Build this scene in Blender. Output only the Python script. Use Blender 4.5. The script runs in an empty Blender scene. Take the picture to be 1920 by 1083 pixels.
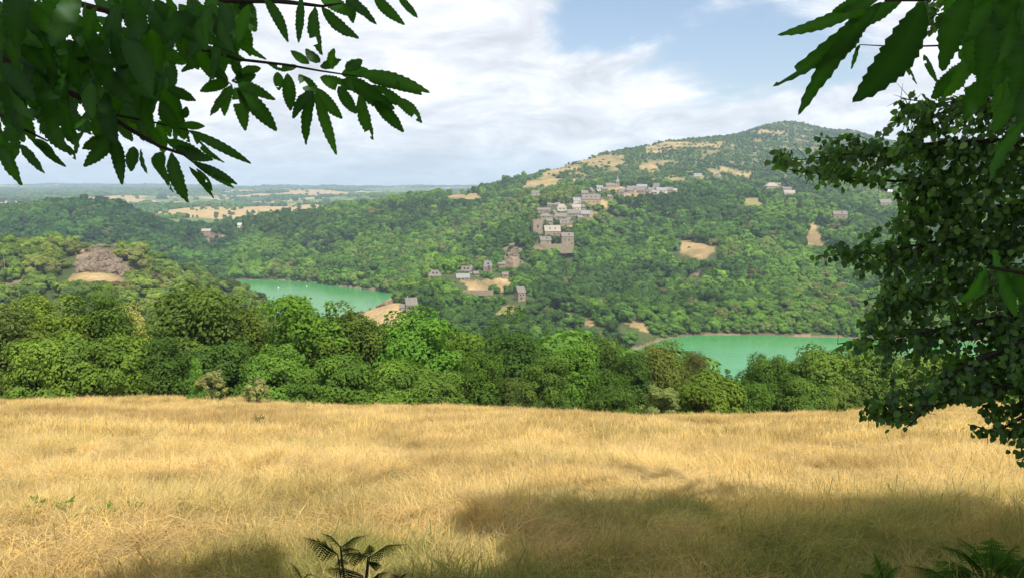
import bpy, math, random
import numpy as np
from math import radians as R

# ------------------------------------------------------------------ camera, sky, sun
sc = bpy.context.scene
COL = sc.collection
PITCH = R(7.6)
FPX = 1400.0
SP, CP = math.sin(PITCH), math.cos(PITCH)
cam = bpy.data.cameras.new('camera')
cam.sensor_width = 36.0
cam.lens = FPX / 1920 * 36
cam.clip_start = 0.05
cam.clip_end = 60000
cam_o = bpy.data.objects.new('camera', cam)
cam_o.location = (0, 0, 0)
cam_o.rotation_euler = (R(90) - PITCH, 0, 0)
COL.objects.link(cam_o)
sc.camera = cam_o

SUN_EL = R(54)
SUN_DH = np.array([-0.46, 0.888])            # horizontal direction the light travels
SUN_DH /= np.linalg.norm(SUN_DH)
sd = bpy.data.lights.new('sun', 'SUN')
sd.energy = 5.0
sd.angle = R(0.5)
sd.color = (1.0, 0.955, 0.87)
so = bpy.data.objects.new('sun', sd)
tx, ty, tz = -SUN_DH[0] * math.cos(SUN_EL), -SUN_DH[1] * math.cos(SUN_EL), math.sin(SUN_EL)
from mathutils import Vector, Matrix
so.rotation_euler = Vector((tx, ty, tz)).to_track_quat('Z', 'Y').to_euler()
so.location = (8, -20, 40)
COL.objects.link(so)
SUNV = np.array([tx, ty, tz])

W = bpy.data.worlds.new('World')
sc.world = W
W.use_nodes = True
nt = W.node_tree
nt.nodes.clear()
N = nt.nodes.new
L = nt.links.new


def mth(nt_, op, a, b=None, c=None, clamp=False):
    n = nt_.nodes.new('ShaderNodeMath')
    n.operation = op
    n.use_clamp = clamp
    for i, v in enumerate((a, b, c)):
        if v is None:
            continue
        if isinstance(v, (int, float)):
            n.inputs[i].default_value = v
        else:
            nt_.links.new(v, n.inputs[i])
    return n.outputs[0]


sky = N('ShaderNodeTexSky')
sky.sky_type = 'NISHITA'
sky.sun_disc = False
sky.sun_elevation = SUN_EL
sky.sun_rotation = math.atan2(tx, ty)
sky.air_density = 1.0
sky.dust_density = 1.5
sky.ozone_density = 1.5
tc = N('ShaderNodeTexCoord')
sep = N('ShaderNodeSeparateXYZ')
L(tc.outputs['Generated'], sep.inputs[0])
den = mth(nt, 'ADD', mth(nt, 'MAXIMUM', sep.outputs[2], 0.0), 0.26)
cx = mth(nt, 'DIVIDE', sep.outputs[0], den)
cy = mth(nt, 'DIVIDE', sep.outputs[1], den)
cb = N('ShaderNodeCombineXYZ')
L(cx, cb.inputs[0])
L(cy, cb.inputs[1])


def wnoise(scale, detail, rough, off, dist=0.0):
    mp = N('ShaderNodeMapping')
    mp.inputs['Location'].default_value = off
    L(cb.outputs[0], mp.inputs[0])
    n = N('ShaderNodeTexNoise')
    n.inputs['Scale'].default_value = scale
    n.inputs['Detail'].default_value = detail
    n.inputs['Roughness'].default_value = rough
    n.inputs['Distortion'].default_value = dist
    L(mp.outputs[0], n.inputs[0])
    return n.outputs[0]


n1 = wnoise(0.62, 8, 0.55, (3.1, 1.7, 0), 0.2)
n2 = wnoise(1.5, 8, 0.6, (7.4, 2.2, 3), 0.35)
n3 = wnoise(3.4, 8, 0.62, (1.4, 9.2, 5), 0.8)


def dirmask(px, py, inner, outer):
    u = (px - 960) / FPX
    v = (541.5 - py) / FPX
    d = Vector((u, CP + v * SP, -SP + v * CP)).normalized()
    vm = N('ShaderNodeVectorMath')
    vm.operation = 'DISTANCE'
    L(tc.outputs['Generated'], vm.inputs[0])
    vm.inputs[1].default_value = d
    mr = N('ShaderNodeMapRange')
    mr.interpolation_type = 'SMOOTHSTEP'
    L(vm.outputs['Value'], mr.inputs[0])
    mr.inputs[1].default_value = inner
    mr.inputs[2].default_value = outer
    mr.inputs[3].default_value = 1
    mr.inputs[4].default_value = 0
    return mr.outputs[0]


gap = mth(nt, 'MULTIPLY', dirmask(1390, -60, 0.02, 0.28), 0.30)
gap2 = mth(nt, 'MULTIPLY', dirmask(1130, 20, 0.0, 0.13), 0.13)
gap3 = mth(nt, 'MULTIPLY', dirmask(480, -20, 0.0, 0.18), 0.20)
cov = mth(nt, 'ADD', n1, mth(nt, 'MULTIPLY', mth(nt, 'SUBTRACT', n2, 0.5), 0.8))
cov = mth(nt, 'SUBTRACT', mth(nt, 'SUBTRACT', mth(nt, 'SUBTRACT', mth(nt, 'ADD', cov, 0.16), gap), gap2), gap3)
cr = N('ShaderNodeValToRGB')
cr.color_ramp.interpolation = 'EASE'
cr.color_ramp.elements[0].position = 0.35
cr.color_ramp.elements[0].color = (0, 0, 0, 1)
cr.color_ramp.elements[1].position = 0.52
cr.color_ramp.elements[1].color = (1, 1, 1, 1)
L(cov, cr.inputs[0])
# cloud brightness: bright tops, grey undersides
br = N('ShaderNodeValToRGB')
e = br.color_ramp.elements
e[0].position = 0.40
e[0].color = (7.3, 7.5, 8.1, 1)
e[1].position = 0.60
e[1].color = (12.4, 12.4, 12.5, 1)
m_ = e.new(0.5)
m_.color = (9.6, 9.8, 10.3, 1)
L(mth(nt, 'ADD', mth(nt, 'MULTIPLY', n2, 0.5), mth(nt, 'MULTIPLY', n3, 0.5)), br.inputs[0])
skyg = N('ShaderNodeMix')
skyg.data_type = 'RGBA'
skyg.blend_type = 'MULTIPLY'
skyg.inputs[0].default_value = 1
L(sky.outputs[0], skyg.inputs[6])
skyg.inputs[7].default_value = (1.8, 1.68, 1.62, 1)
mx = N('ShaderNodeMix')
mx.data_type = 'RGBA'
L(cr.outputs[0], mx.inputs[0])
L(skyg.outputs[2], mx.inputs[6])
L(br.outputs[0], mx.inputs[7])
bg = N('ShaderNodeBackground')
bg.inputs['Strength'].default_value = 0.085
L(mx.outputs[2], bg.inputs[0])
wo = N('ShaderNodeOutputWorld')
L(bg.outputs[0], wo.inputs[0])

sc.view_settings.view_transform = 'Standard'
sc.view_settings.look = 'None'
sc.view_settings.exposure = 0.25
sc.view_settings.gamma = 1.0
sc.render.engine = 'CYCLES'
sc.cycles.max_bounces = 5
sc.cycles.diffuse_bounces = 2
sc.cycles.glossy_bounces = 1
sc.cycles.transmission_bounces = 3
sc.cycles.transparent_max_bounces = 4
sc.cycles.volume_bounces = 0
sc.cycles.use_denoising = True

# ------------------------------------------------------------------ helpers
rng = np.random.default_rng(7)
random.seed(7)


def T(py):                       # fall per metre of depth of the sight line through row py
    return math.tan(PITCH + math.atan((py - 541.5) / FPX))


def at(px, py, D):
    """world point seen at pixel (px, py) at depth D (world y)"""
    v = (541.5 - py) / FPX
    k = D / (CP + v * SP)
    return np.array([(px - 960) / FPX * k, D, (-SP + v * CP) * k])


def ray(px, py, r):
    """point on the sight line at camera depth r (for things close to the camera)"""
    v = (541.5 - py) / FPX
    return np.array([(px - 960) / FPX * r, r * (CP + v * SP), r * (-SP + v * CP)])


def proj(x, y, z):
    f = y * CP - z * SP
    g = y * SP + z * CP
    f = np.where(f < 0.01, 0.01, f)
    return 960 + x / f * FPX, 541.5 - g / f * FPX


def fade(t):
    t = np.clip(t, 0, 1)
    return t * t * (3 - 2 * t)


_perm = np.random.default_rng(3).random((256, 256))


def vnoise(x, y):
    xi = np.floor(x).astype(int)
    yi = np.floor(y).astype(int)
    fx = fade(x - xi)
    fy = fade(y - yi)
    a = _perm[xi % 256, yi % 256]
    b = _perm[(xi + 1) % 256, yi % 256]
    c = _perm[xi % 256, (yi + 1) % 256]
    d = _perm[(xi + 1) % 256, (yi + 1) % 256]
    return (a * (1 - fx) + b * fx) * (1 - fy) + (c * (1 - fx) + d * fx) * fy


def fbm(x, y, o=4):
    s, a, t = 0, 1, 0
    for i in range(o):
        s = s + a * vnoise(x * 2 ** i + 17.3 * i, y * 2 ** i + 9.1 * i)
        t += a
        a *= 0.5
    return s / t


def mesh_np(name, V, F, mat=None, smooth=False, attrs=None):
    """V (n,3); F (m,k) array or list of arrays of equal-size polygons"""
    me = bpy.data.meshes.new(name)
    V = np.asarray(V, dtype=np.float32)
    Fs = F if isinstance(F, list) else [F]
    Fs = [np.asarray(f, dtype=np.int32) for f in Fs if len(f)]
    me.vertices.add(len(V))
    me.vertices.foreach_set('co', V.ravel())
    nl = sum(f.size for f in Fs)
    npoly = sum(len(f) for f in Fs)
    me.loops.add(nl)
    me.loops.foreach_set('vertex_index', np.concatenate([f.ravel() for f in Fs]))
    me.polygons.add(npoly)
    tot = np.concatenate([np.full(len(f), f.shape[1], dtype=np.int32) for f in Fs])
    st = np.concatenate([[0], np.cumsum(tot)[:-1]]).astype(np.int32)
    me.polygons.foreach_set('loop_start', st)
    me.polygons.foreach_set('loop_total', tot)
    if smooth:
        me.polygons.foreach_set('use_smooth', np.ones(npoly, dtype=bool))
    if attrs:
        for k, (typ, dom, arr) in attrs.items():
            a = me.attributes.new(k, typ, dom)
            a.data.foreach_set('color' if 'COLOR' in typ else ('vector' if 'VECTOR' in typ else 'value'),
                               np.asarray(arr, dtype=np.float32).ravel())
    me.update(calc_edges=True)
    me.validate()
    if mat:
        me.materials.append(mat)
    return me


def link(name, me, parent=None, loc=None, rot=None, scale=None):
    o = bpy.data.objects.new(name, me)
    COL.objects.link(o)
    if parent is not None:
        o.parent = parent
    if loc is not None:
        o.location = [float(c) for c in loc]
    if rot is not None:
        o.rotation_euler = [float(c) for c in rot]
    if scale is not None:
        o.scale = [float(c) for c in scale]
    return o


def tag(o, label=None, cat=None, group=None, kind=None):
    if label:
        o['label'] = label
    if cat:
        o['category'] = cat
    if group:
        o['group'] = group
    if kind:
        o['kind'] = kind
    return o


def empty(name, loc, rz=0.0):
    o = bpy.data.objects.new(name, None)
    COL.objects.link(o)
    o.location = [float(c) for c in loc]
    o.rotation_euler = (0, 0, rz)
    o.empty_display_size = 0.5
    return o


class MB:
    """collects boxes, tubes and polygons into one mesh"""

    def __init__(s):
        s.V, s.F = [], []

    def poly(s, pts, faces):
        b = len(s.V)
        s.V += [tuple(float(c) for c in p) for p in pts]
        s.F += [tuple(b + i for i in f) for f in faces]

    def box(s, x0, x1, y0, y1, z0, z1):
        s.poly([(x0, y0, z0), (x1, y0, z0), (x1, y1, z0), (x0, y1, z0), (x0, y0, z1), (x1, y0, z1), (x1, y1, z1), (x0, y1, z1)],
               [(0, 3, 2, 1), (4, 5, 6, 7), (0, 1, 5, 4), (1, 2, 6, 5), (2, 3, 7, 6), (3, 0, 4, 7)])

    def tube(s, pts, rad, n=6, cap=True):
        pts = [np.array(p, float) for p in pts]
        b = len(s.V)
        for i, p in enumerate(pts):
            t = pts[min(i + 1, len(pts) - 1)] - pts[max(i - 1, 0)]
            t /= (np.linalg.norm(t) + 1e-9)
            a = np.array([0, 0, 1.0]) if abs(t[2]) < 0.9 else np.array([1.0, 0, 0])
            u = np.cross(t, a)
            u /= np.linalg.norm(u)
            w = np.cross(t, u)
            r = rad[i] if hasattr(rad, '__len__') else rad
            for k in range(n):
                an = 2 * math.pi * k / n
                s.V.append(tuple(p + r * (math.cos(an) * u + math.sin(an) * w)))
        for i in range(len(pts) - 1):
            for k in range(n):
                k2 = (k + 1) % n
                s.F.append((b + i * n + k, b + i * n + k2, b + (i + 1) * n + k2, b + (i + 1) * n + k))
        if cap:
            s.F.append(tuple(b + (len(pts) - 1) * n + k for k in range(n)))
            s.F.append(tuple(b + k for k in reversed(range(n))))

    def mesh(s, name, mat, smooth=False):
        me = bpy.data.meshes.new(name)
        me.from_pydata(s.V, [], s.F)
        if smooth:
            for p in me.polygons:
                p.use_smooth = True
        if mat:
            me.materials.append(mat)
        return me

    def build(s, name, mat, parent=None, smooth=False, **k):
        return link(name, s.mesh(name, mat, smooth), parent, **k)


# ------------------------------------------------------------------ materials
def newmat(name):
    m = bpy.data.materials.new(name)
    m.use_nodes = True
    t = m.node_tree
    for n in list(t.nodes):
        t.nodes.remove(n)
    out = t.nodes.new('ShaderNodeOutputMaterial')
    return m, t, out


def noise_tex(t, scale, detail=4, rough=0.55, coord='Object', vec=None):
    if vec is None:
        c = t.nodes.new('ShaderNodeTexCoord')
        vec = c.outputs[coord]
    n = t.nodes.new('ShaderNodeTexNoise')
    n.inputs['Scale'].default_value = scale
    n.inputs['Detail'].default_value = detail
    n.inputs['Roughness'].default_value = rough
    t.links.new(vec, n.inputs['Vector'])
    return n.outputs[0]


def ramp(t, fac, stops):
    r = t.nodes.new('ShaderNodeValToRGB')
    els = r.color_ramp.elements
    els[0].position, els[0].color = stops[0][0], (*stops[0][1], 1)
    els[1].position, els[1].color = stops[-1][0], (*stops[-1][1], 1)
    for p, c in stops[1:-1]:
        x = els.new(p)
        x.color = (*c, 1)
    t.links.new(fac, r.inputs[0])
    return r.outputs[0]


def mixc(t, fac, a, b, mode='MIX'):
    n = t.nodes.new('ShaderNodeMix')
    n.data_type = 'RGBA'
    n.blend_type = mode
    for idx, v in ((0, fac), (6, a), (7, b)):
        if isinstance(v, (int, float)):
            n.inputs[idx].default_value = v
        elif isinstance(v, tuple):
            n.inputs[idx].default_value = (*v, 1)
        else:
            t.links.new(v, n.inputs[idx])
    return n.outputs[2]


def principled(t, out, col, rough=0.8, spec=0.3, bump=None, bstr=0.3, bdist=0.05):
    p = t.nodes.new('ShaderNodeBsdfPrincipled')
    if isinstance(col, tuple):
        p.inputs['Base Color'].default_value = (*col, 1)
    else:
        t.links.new(col, p.inputs['Base Color'])
    p.inputs['Roughness'].default_value = rough
    p.inputs['Specular IOR Level'].default_value = spec
    if bump is not None:
        b = t.nodes.new('ShaderNodeBump')
        b.inputs['Strength'].default_value = bstr
        b.inputs['Distance'].default_value = bdist
        t.links.new(bump, b.inputs['Height'])
        t.links.new(b.outputs[0], p.inputs['Normal'])
    t.links.new(p.outputs[0], out.inputs[0])
    return p


def rock_mat(name, c0, c1, scale=0.5):
    m, t, out = newmat(name)
    a = noise_tex(t, scale, 8, 0.65)
    b = noise_tex(t, scale * 5, 5, 0.6)
    col = ramp(t, a, [(0.3, c0), (0.5, tuple((x + y) / 2 for x, y in zip(c0, c1))), (0.7, c1)])
    col = mixc(t, 0.5, col, ramp(t, b, [(0.35, (0.45, 0.42, 0.4)), (0.65, (1.15, 1.1, 1.05))]), 'MULTIPLY')
    principled(t, out, col, 0.9, 0.2, b, 0.7, 0.3)
    return m


def foliage_mat(name, base, trans=0.28, tint=True, gloss=0.0, var=0.35):
    """leaf colour = base * per-tree tint * per-leaf variation"""
    m, t, out = newmat(name)
    col = base
    if tint:
        at_ = t.nodes.new('ShaderNodeAttribute')
        at_.attribute_type = 'INSTANCER'
        at_.attribute_name = 'tcol'
        col = at_.outputs['Color']
    tone = t.nodes.new('ShaderNodeAttribute')
    tone.attribute_name = 'tone'
    hv = ramp(t, tone.outputs['Fac'], [(0.0, (1 - var, 1 - var * 0.9, 1 - var * 0.5)), (0.5, (1, 1, 1)), (1.0, (1 + var * 1.1, 1 + var * 0.8, 1 + var * 0.2))])
    col = mixc(t, 1.0, col, hv, 'MULTIPLY')
    d = t.nodes.new('ShaderNodeBsdfDiffuse')
    tr = t.nodes.new('ShaderNodeBsdfTranslucent')
    mx_ = t.nodes.new('ShaderNodeMixShader')
    mx_.inputs[0].default_value = trans
    t.links.new(col, d.inputs[0])
    tc_ = mixc(t, 1.0, col, (1.3, 1.5, 0.6), 'MULTIPLY')
    t.links.new(tc_, tr.inputs[0])
    t.links.new(d.outputs[0], mx_.inputs[1])
    t.links.new(tr.outputs[0], mx_.inputs[2])
    res = mx_.outputs[0]
    if gloss > 0:
        g = t.nodes.new('ShaderNodeBsdfGlossy')
        g.inputs['Roughness'].default_value = 0.45
        g.inputs['Color'].default_value = (0.8, 0.85, 0.9, 1)
        m2 = t.nodes.new('ShaderNodeMixShader')
        m2.inputs[0].default_value = gloss
        t.links.new(res, m2.inputs[1])
        t.links.new(g.outputs[0], m2.inputs[2])
        res = m2.outputs[0]
    t.links.new(res, out.inputs[0])
    return m


M_CROWN = foliage_mat('crown_foliage', None)
m, t, out = newmat('bark')
a = noise_tex(t, 6, 6, 0.7)
principled(t, out, ramp(t, a, [(0.3, (0.035, 0.028, 0.02)), (0.7, (0.13, 0.11, 0.085))]), 0.9, 0.1, a, 0.6, 0.05)
M_BARK = m

# ------------------------------------------------------------------ buildings table (needed by the terrain too)
# name kind: (px, base_py, D, width_px, roof_top_py, eave_py, yaw_deg, roofmat, wallmat, roof style, label)
H = []


def hs(px, by, D, wpx, top, eave, yaw, roof, wall, style, label, **k):
    H.append(dict(px=px, by=by, D=D, w=wpx * D / FPX, rh=(eave - top) * D / FPX, wh=(by - eave) * D / FPX,
                  yaw=yaw, roof=roof, wall=wall, style=style, label=label, wpx=wpx, top=top, **k))


# lower hamlet
hs(771, 583, 480, 24, 557, 569, 14, 'lauze', 'stone', 'gable', 'two storey stone farmhouse with a lean-to on the dry point above the lake', wing=True, win=[(-.22, .55), (.18, .55), (.1, .1)], depth=7.5)
hs(816, 521, 600, 26, 507, 516.5, 4, 'lauze', 'stone', 'hip', 'grey hipped roof with two dormers half hidden in trees, westernmost house of the hamlet', dorm=2, depth=9)
hs(877, 512, 622, 24, 499, 507, -22, 'lauze', 'white', 'gable', 'house with brown roof, two dormers and a white gable end in the hamlet', dorm=2, depth=8, win=[(-.2, .3), (.2, .3)])
hs(868, 526, 596, 26, 513, 519.5, 6, 'slate', 'stone', 'gable', 'house with blue grey slate roof below the white gabled one in the hamlet', win=[(-.3, .4), (0, .4), (.3, .4)], depth=8)
hs(913, 509, 655, 18, 488, 499, 10, 'lauze', 'stone', 'hip', 'turreted stone manor with a pointed slate spire on the spur', turret=True, dorm=1, win=[(-.25, .35), (.05, .35)], depth=9)
hs(941, 500, 690, 13, 492, 494.5, 0, 'lauze', 'stone', 'shed', 'low stone outbuilding among bushes just right of the turreted manor', depth=5)
hs(947, 519, 645, 12, 510, 514, 5, 'lauze', 'stone', 'shed', 'small open barn with dark doorway below the outbuilding', depth=5, win=[(0, .2)])
hs(975, 560, 560, 19, 537, 546.5, 24, 'lauze', 'stone', 'gable', 'tall narrow stone house standing alone in the trees right of the hamlet', win=[(-.2, .5), (.2, .55), (-.1, .02)], depth=7)
# castle group
hs(1035, 442, 822, 31, 423, 433, 8, 'pale', 'stone', 'gable', 'long castle house with pale roof and dormers beside the ruined tower', dorm=2, win=[(.1, .3), (.35, .3)], depth=10)
hs(1063, 463, 795, 24, 436, 443, 6, 'lauze', 'stone', 'gable', 'tall square stone castle wing with dark archway on the rampart', win=[(-.25, .62), (.1, .62), (.3, .3), (-.2, .12)], dorm=1, depth=11)
hs(1022, 458, 785, 22, 444, 450, 12, 'lauze', 'stone', 'gable', 'small stone house with dormer on the rampart below the ruined tower', dorm=1, win=[(.2, .4)], depth=7)
# middle village
hs(1058, 425, 855, 18, 412, 419, 5, 'lauze', 'stone', 'gable', 'stone house with small dormers just above the castle roofs', dorm=2, win=[(.1, .3)], depth=8)
hs(1052, 411, 880, 22, 400, 406, -5, 'lauze', 'stone', 'gable', 'grey roofed stone house in the middle of the village below the gabled row', win=[(-.2, .3), (.2, .3)], depth=9)
hs(1023, 409, 880, 22, 400, 405, 6, 'lauze', 'stone', 'hip', 'low house with wide hipped roof on the left side above the ruined tower', depth=8)
hs(1038, 405, 895, 13, 394, 400, 70, 'lauze', 'stone', 'gable', 'narrow stone house turning its gable to the valley above the ruined tower', depth=12)
hs(1020, 397, 915, 24, 390, 393.5, 0, 'lauze', 'stone', 'gable', 'long low barn on the left edge of the village', depth=8)
hs(1053, 394, 925, 18, 383, 389.5, 3, 'pale', 'white', 'hip', 'pale house with a light hipped roof in the upper middle of the village', win=[(-.2, .3), (.2, .3)], depth=9)
hs(1080, 395, 925, 17, 383, 389, 8, 'pale', 'white', 'gable', 'white house with light roof right of the pale hipped one', win=[(-.2, .35), (.2, .35)], depth=9)
hs(1070, 396, 915, 12, 384, 391, 80, 'lauze', 'white', 'gable', 'small white gable squeezed between two light roofed houses', depth=9)
hs(1076, 404, 900, 25, 394, 400, -4, 'lauze', 'stone', 'gable', 'long grey roofed house below the white houses of the village', win=[(-.3, .2), (0, .2)], depth=9)
hs(1098, 407, 895, 18, 395, 401, -8, 'slate', 'stone', 'gable', 'house at the right end of the grey roofed row with pale front', win=[(-.2, .4), (.2, .4), (.2, .05)], depth=9)
hs(1081, 382, 965, 16, 371, 376.5, 10, 'slate', 'white', 'gable', 'house with blue slate roof left of the long tan house', win=[(.25, .4)], depth=9)
hs(1109, 382, 970, 35, 365, 374, -14, 'lauze', 'tan', 'gable', 'long tan house with three dormers and a tan gable, the biggest of the village', dorm=3, win=[(-.35, .3), (-.1, .3), (.15, .3), (.38, .3)], depth=11)
hs(1096, 366, 990, 12, 357.5, 362, 0, 'lauze', 'stone', 'gable', 'small grey roofed house behind the left end of the long tan house', depth=8)
hs(1107, 364, 1010, 14, 352, 359, 60, 'lauze', 'stone', 'gable', 'steep roofed house showing its gable behind the long tan house', depth=9)
hs(1143, 373, 1010, 10, 365, 369, 0, 'lauze', 'stone', 'hip', 'small square house with hipped roof standing apart below the church', depth=7)
# upper village
hs(1124, 356, 1080, 12, 348, 352, 5, 'slate', 'white', 'gable', 'small slate roofed house left of the church', depth=8)
hs(1167, 367, 1060, 15, 354, 360, -35, 'lauze', 'pinkish', 'gable', 'plain house with pinkish gable just below the church', depth=9, win=[(0, .4)])
hs(1180, 361, 1090, 17, 349, 357, 5, 'lauze', 'stone', 'hip', 'big hipped roof right of the pink gabled house', depth=10)
hs(1202, 363, 1100, 18, 351, 357.5, -20, 'lauze', 'stone', 'gable', 'stone house with pale gable in the middle of the upper street', depth=9, win=[(-.2, .4), (.2, .4)])
hs(1203, 354, 1150, 19, 346, 350, 0, 'slate', 'stone', 'gable', 'long blue slate roof at the back of the upper street', depth=8)
hs(1220, 360, 1120, 12, 352, 356, 10, 'lauze', 'white', 'gable', 'small pale walled house left of the tall gabled one in the upper street', depth=8)
hs(1231, 356, 1150, 14, 344, 352, -30, 'lauze', 'stone', 'gable', 'tallest gabled house at the right end of the upper street', depth=9)
hs(1240, 361, 1120, 20, 352, 357, 3, 'slate', 'white', 'gable', 'low house with wide blue slate roof in front of the tallest gabled house', depth=10, win=[(-.2, .3), (.2, .3)])
hs(1254, 360, 1140, 14, 351, 356, 0, 'lauze', 'stone', 'gable', 'grey house next to the last white one of the upper street', depth=8)
hs(1265, 360, 1140, 8, 354, 357.5, 0, 'pale', 'white', 'gable', 'tiny white house at the far right end of the village', depth=6)
hs(1005, 366, 1130, 16, 358, 362, -20, 'lauze', 'white', 'gable', 'lone house at the quarry left of the village', depth=8)

for q in ((1030, 418, 868, 12, 410, 414, 4, 'lauze', 'stone', 'small stone house above the ruined tower roof line, right of its top'),
          (1068, 416, 865, 11, 407, 412, -30, 'lauze', 'stone', 'little gabled house at the right end below the grey roofed row'),
          (1087, 412, 885, 12, 404, 408, 15, 'lauze', 'tan', 'tan walled cottage under the long grey roofed house'),
          (1013, 418, 860, 10, 411, 414.5, 0, 'lauze', 'stone', 'tiny cottage just above the ruined tower'),
          (1046, 388, 945, 10, 380, 384, -10, 'lauze', 'stone', 'small grey house behind the pale hipped one'),
          (1092, 392, 930, 9, 384, 388, 20, 'lauze', 'stone', 'narrow stone house right of the white house in the upper middle'),
          (1033, 387, 950, 14, 382, 384.5, 0, 'lauze', 'stone', 'low barn roof among trees left of the pale hipped house'),
          (1118, 372, 985, 10, 364, 368, 10, 'lauze', 'tan', 'small house touching the right gable of the long tan house'),
          (1134, 358, 1075, 10, 351, 355, -10, 'lauze', 'stone', 'low stone house under the church nave'),
          (1190, 357, 1130, 11, 349, 353, 10, 'lauze', 'stone', 'narrow grey roofed house between the big hipped roof and the pale gabled one'),
          (1213, 363, 1105, 9, 356, 359.5, -25, 'lauze', 'stone', 'tiny stone house in front of the small pale walled one'),
          (1226, 364, 1100, 10, 357, 360.5, 0, 'slate', 'stone', 'tiny slate roofed house at the lower edge of the upper street'),
          (892, 517, 615, 11, 510, 513.5, 10, 'lauze', 'stone', 'small stone barn between the slate house and the turreted manor'),
          (1458, 349, 1240, 12, 343, 346, -15, 'lauze', 'stone', 'grey roof squeezed between two houses of the hamlet under the big hill')):
    hs(*q[:9], 'gable', q[9], depth=7)
# right hand hamlets
hs(1446, 354, 1230, 24, 343, 349, 5, 'pale', 'stone', 'hip', 'left hand house of the hamlet under the big hill', depth=12)
hs(1474, 358, 1210, 18, 351, 354, 8, 'lauze', 'stone', 'gable', 'low roofed house in the middle of the hamlet under the big hill', depth=9)
hs(1480, 366, 1180, 20, 357, 362, -12, 'pale', 'white', 'gable', 'white gabled house at the lower right of the hamlet under the big hill', depth=10, win=[(-.2, .3)])
hs(1308, 331, 1420, 15, 325.5, 328, 0, 'slate', 'white', 'gable', 'long white farm building alone above the woods right of the village', depth=8)
hs(1347, 331, 1430, 8, 325.5, 328, 60, 'pale', 'white', 'gable', 'little white barn right of the long white farm building', depth=8)
hs(1574, 410, 930, 26, 396, 402, -10, 'lauze', 'stone', 'gable', 'big grey roofed farmhouse above the dry clearing on the right slope', depth=9, win=[(-.2, .3), (.2, .3)], dorm=1)
hs(1658, 386, 1150, 24, 374, 380, 10, 'lauze', 'stone', 'gable', 'farmhouse seen at the edge of the poplar leaves', depth=9)
hs(1667, 362, 1300, 11, 356, 359.5, 0, 'white', 'white', 'gable', 'white shed with dark door on a dry patch near the poplar leaves', depth=8, win=[(0, .0)])
# far left
hs(388, 437, 1130, 17, 429, 433, 0, 'pale', 'stone', 'shed', 'long low building at the mouth of the far side valley', depth=8)
hs(450, 424, 1180, 7, 418.5, 421.5, 0, 'white', 'white', 'gable', 'small white house on the wooded slope above the far side valley', depth=6)
hs(481, 394, 3000, 16, 388.5, 391.5, 0, 'pale', 'white', 'gable', 'large pale farm building far out on the plain', depth=20)

# ------------------------------------------------------------------ terrain
ZW = -100.0
CT = []          # control points x, y, z


def g(px, py, D, tree=0.0):
    p = at(px, py, D)
    CT.append((px, D, p[2] - tree))


def zz(px, D, z):
    CT.append((px, D, z))


def shore(px, py, side=1):
    D = -ZW / T(py)
    CT.append((px, D, ZW))
    CT.append((px, D - 22 * side, ZW - 4))
    CT.append((px, D + 14 * side, ZW + 4))


for px in (-500, -200, 100, 400, 700, 1000, 1300, 1600, 1900, 2300):
    for D, z in ((75, -24.5), (110, -38), (160, -55), (220, -75)):
        zz(px, D, z)
for px in (500, 600, 700, 850, 1000, 1150, 1300, 1450, 1600, 1900, 2300):
    zz(px, 290, -94)
    zz(px, 345, -105)
for px in (-500, -200, 0):
    for D, z in ((260, -72), (330, -67), (380, -61), (450, -48), (500, -43), (600, -62), (700, -95), (850, -85), (1000, -46), (1150, -31), (1450, -62), (2000, -62)):
        zz(px, D, z)
for px in (110, 220):
    for D, z in ((260, -77), (330, -74), (390, -58), (430, -52), (600, -68), (700, -98), (850, -86), (1000, -50), (1130, -27), (1400, -60), (2000, -64)):
        zz(px, D, z)
zz(110, 480, -43); zz(200, 480, -44); zz(220, 520, -41)
for D, z in ((300, -92), (400, -87), (480, -76), (550, -61), (650, -99), (750, -103), (850, -96), (950, -84), (1100, -63), (1250, -72), (1500, -68)):
    zz(330, D, z)
for D, z in ((300, -96), (400, -98), (480, -92), (580, -74), (660, -103), (750, -104), (850, -98), (950, -92), (1080, -85), (1300, -76), (1500, -68)):
    zz(405, D, z)
for D, z in ((400, -103), (500, -102), (603, -91), (650, -105), (740, -105), (1050, -73), (1150, -66), (1400, -72)):
    zz(462, D, z)
for D, z in ((400, -105), (500, -105), (605, -103), (700, -106)):
    zz(500, D, z)
for px, py in ((460, 524), (520, 525), (580, 529), (640, 537), (700, 544), (735, 548)):
    shore(px, py)
for D in (430, 520, 600, 700):
    zz(565, D, -106)
g(560, 470, 950, 8); g(560, 400, 1170, 8); zz(560, 1500, -72); g(500, 410, 1150, 8)
g(650, 480, 890, 8); g(650, 388, 1200, 8); zz(650, 1500, -60); g(600, 430, 1050, 8); g(720, 430, 1020, 8)
zz(628, 520, -101); zz(640, 600, -106); g(662, 590, 510); g(690, 576, 515, 2); zz(660, 440, -101); zz(700, 400, -102)
zz(600, 480, -106)
g(730, 557, 530, 1); g(742, 602, 458); zz(740, 400, -99); zz(730, 600, -97); zz(720, 655, -106)
g(800, 527, 590, 3); zz(800, 690, -94); g(800, 470, 890, 8); g(800, 420, 1040, 8); g(800, 362, 1300, 8); zz(800, 1700, -45)
g(720, 376, 1230, 8); zz(720, 1600, -55)
g(800, 605, 455, 8); zz(800, 395, -102)
g(870, 560, 540, 3); g(870, 610, 465, 7); zz(870, 405, -102); zz(870, 710, -86); g(870, 450, 890, 8); g(870, 402, 1080, 8); g(870, 356, 1350, 8)
zz(870, 1800, -50)
g(920, 562, 560, 4); g(920, 620, 470, 8); zz(920, 400, -102); zz(920, 740, -74); g(920, 430, 950, 8); g(920, 382, 1150, 8); g(920, 352, 1400, 5); zz(930, 2000, -40)
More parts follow.
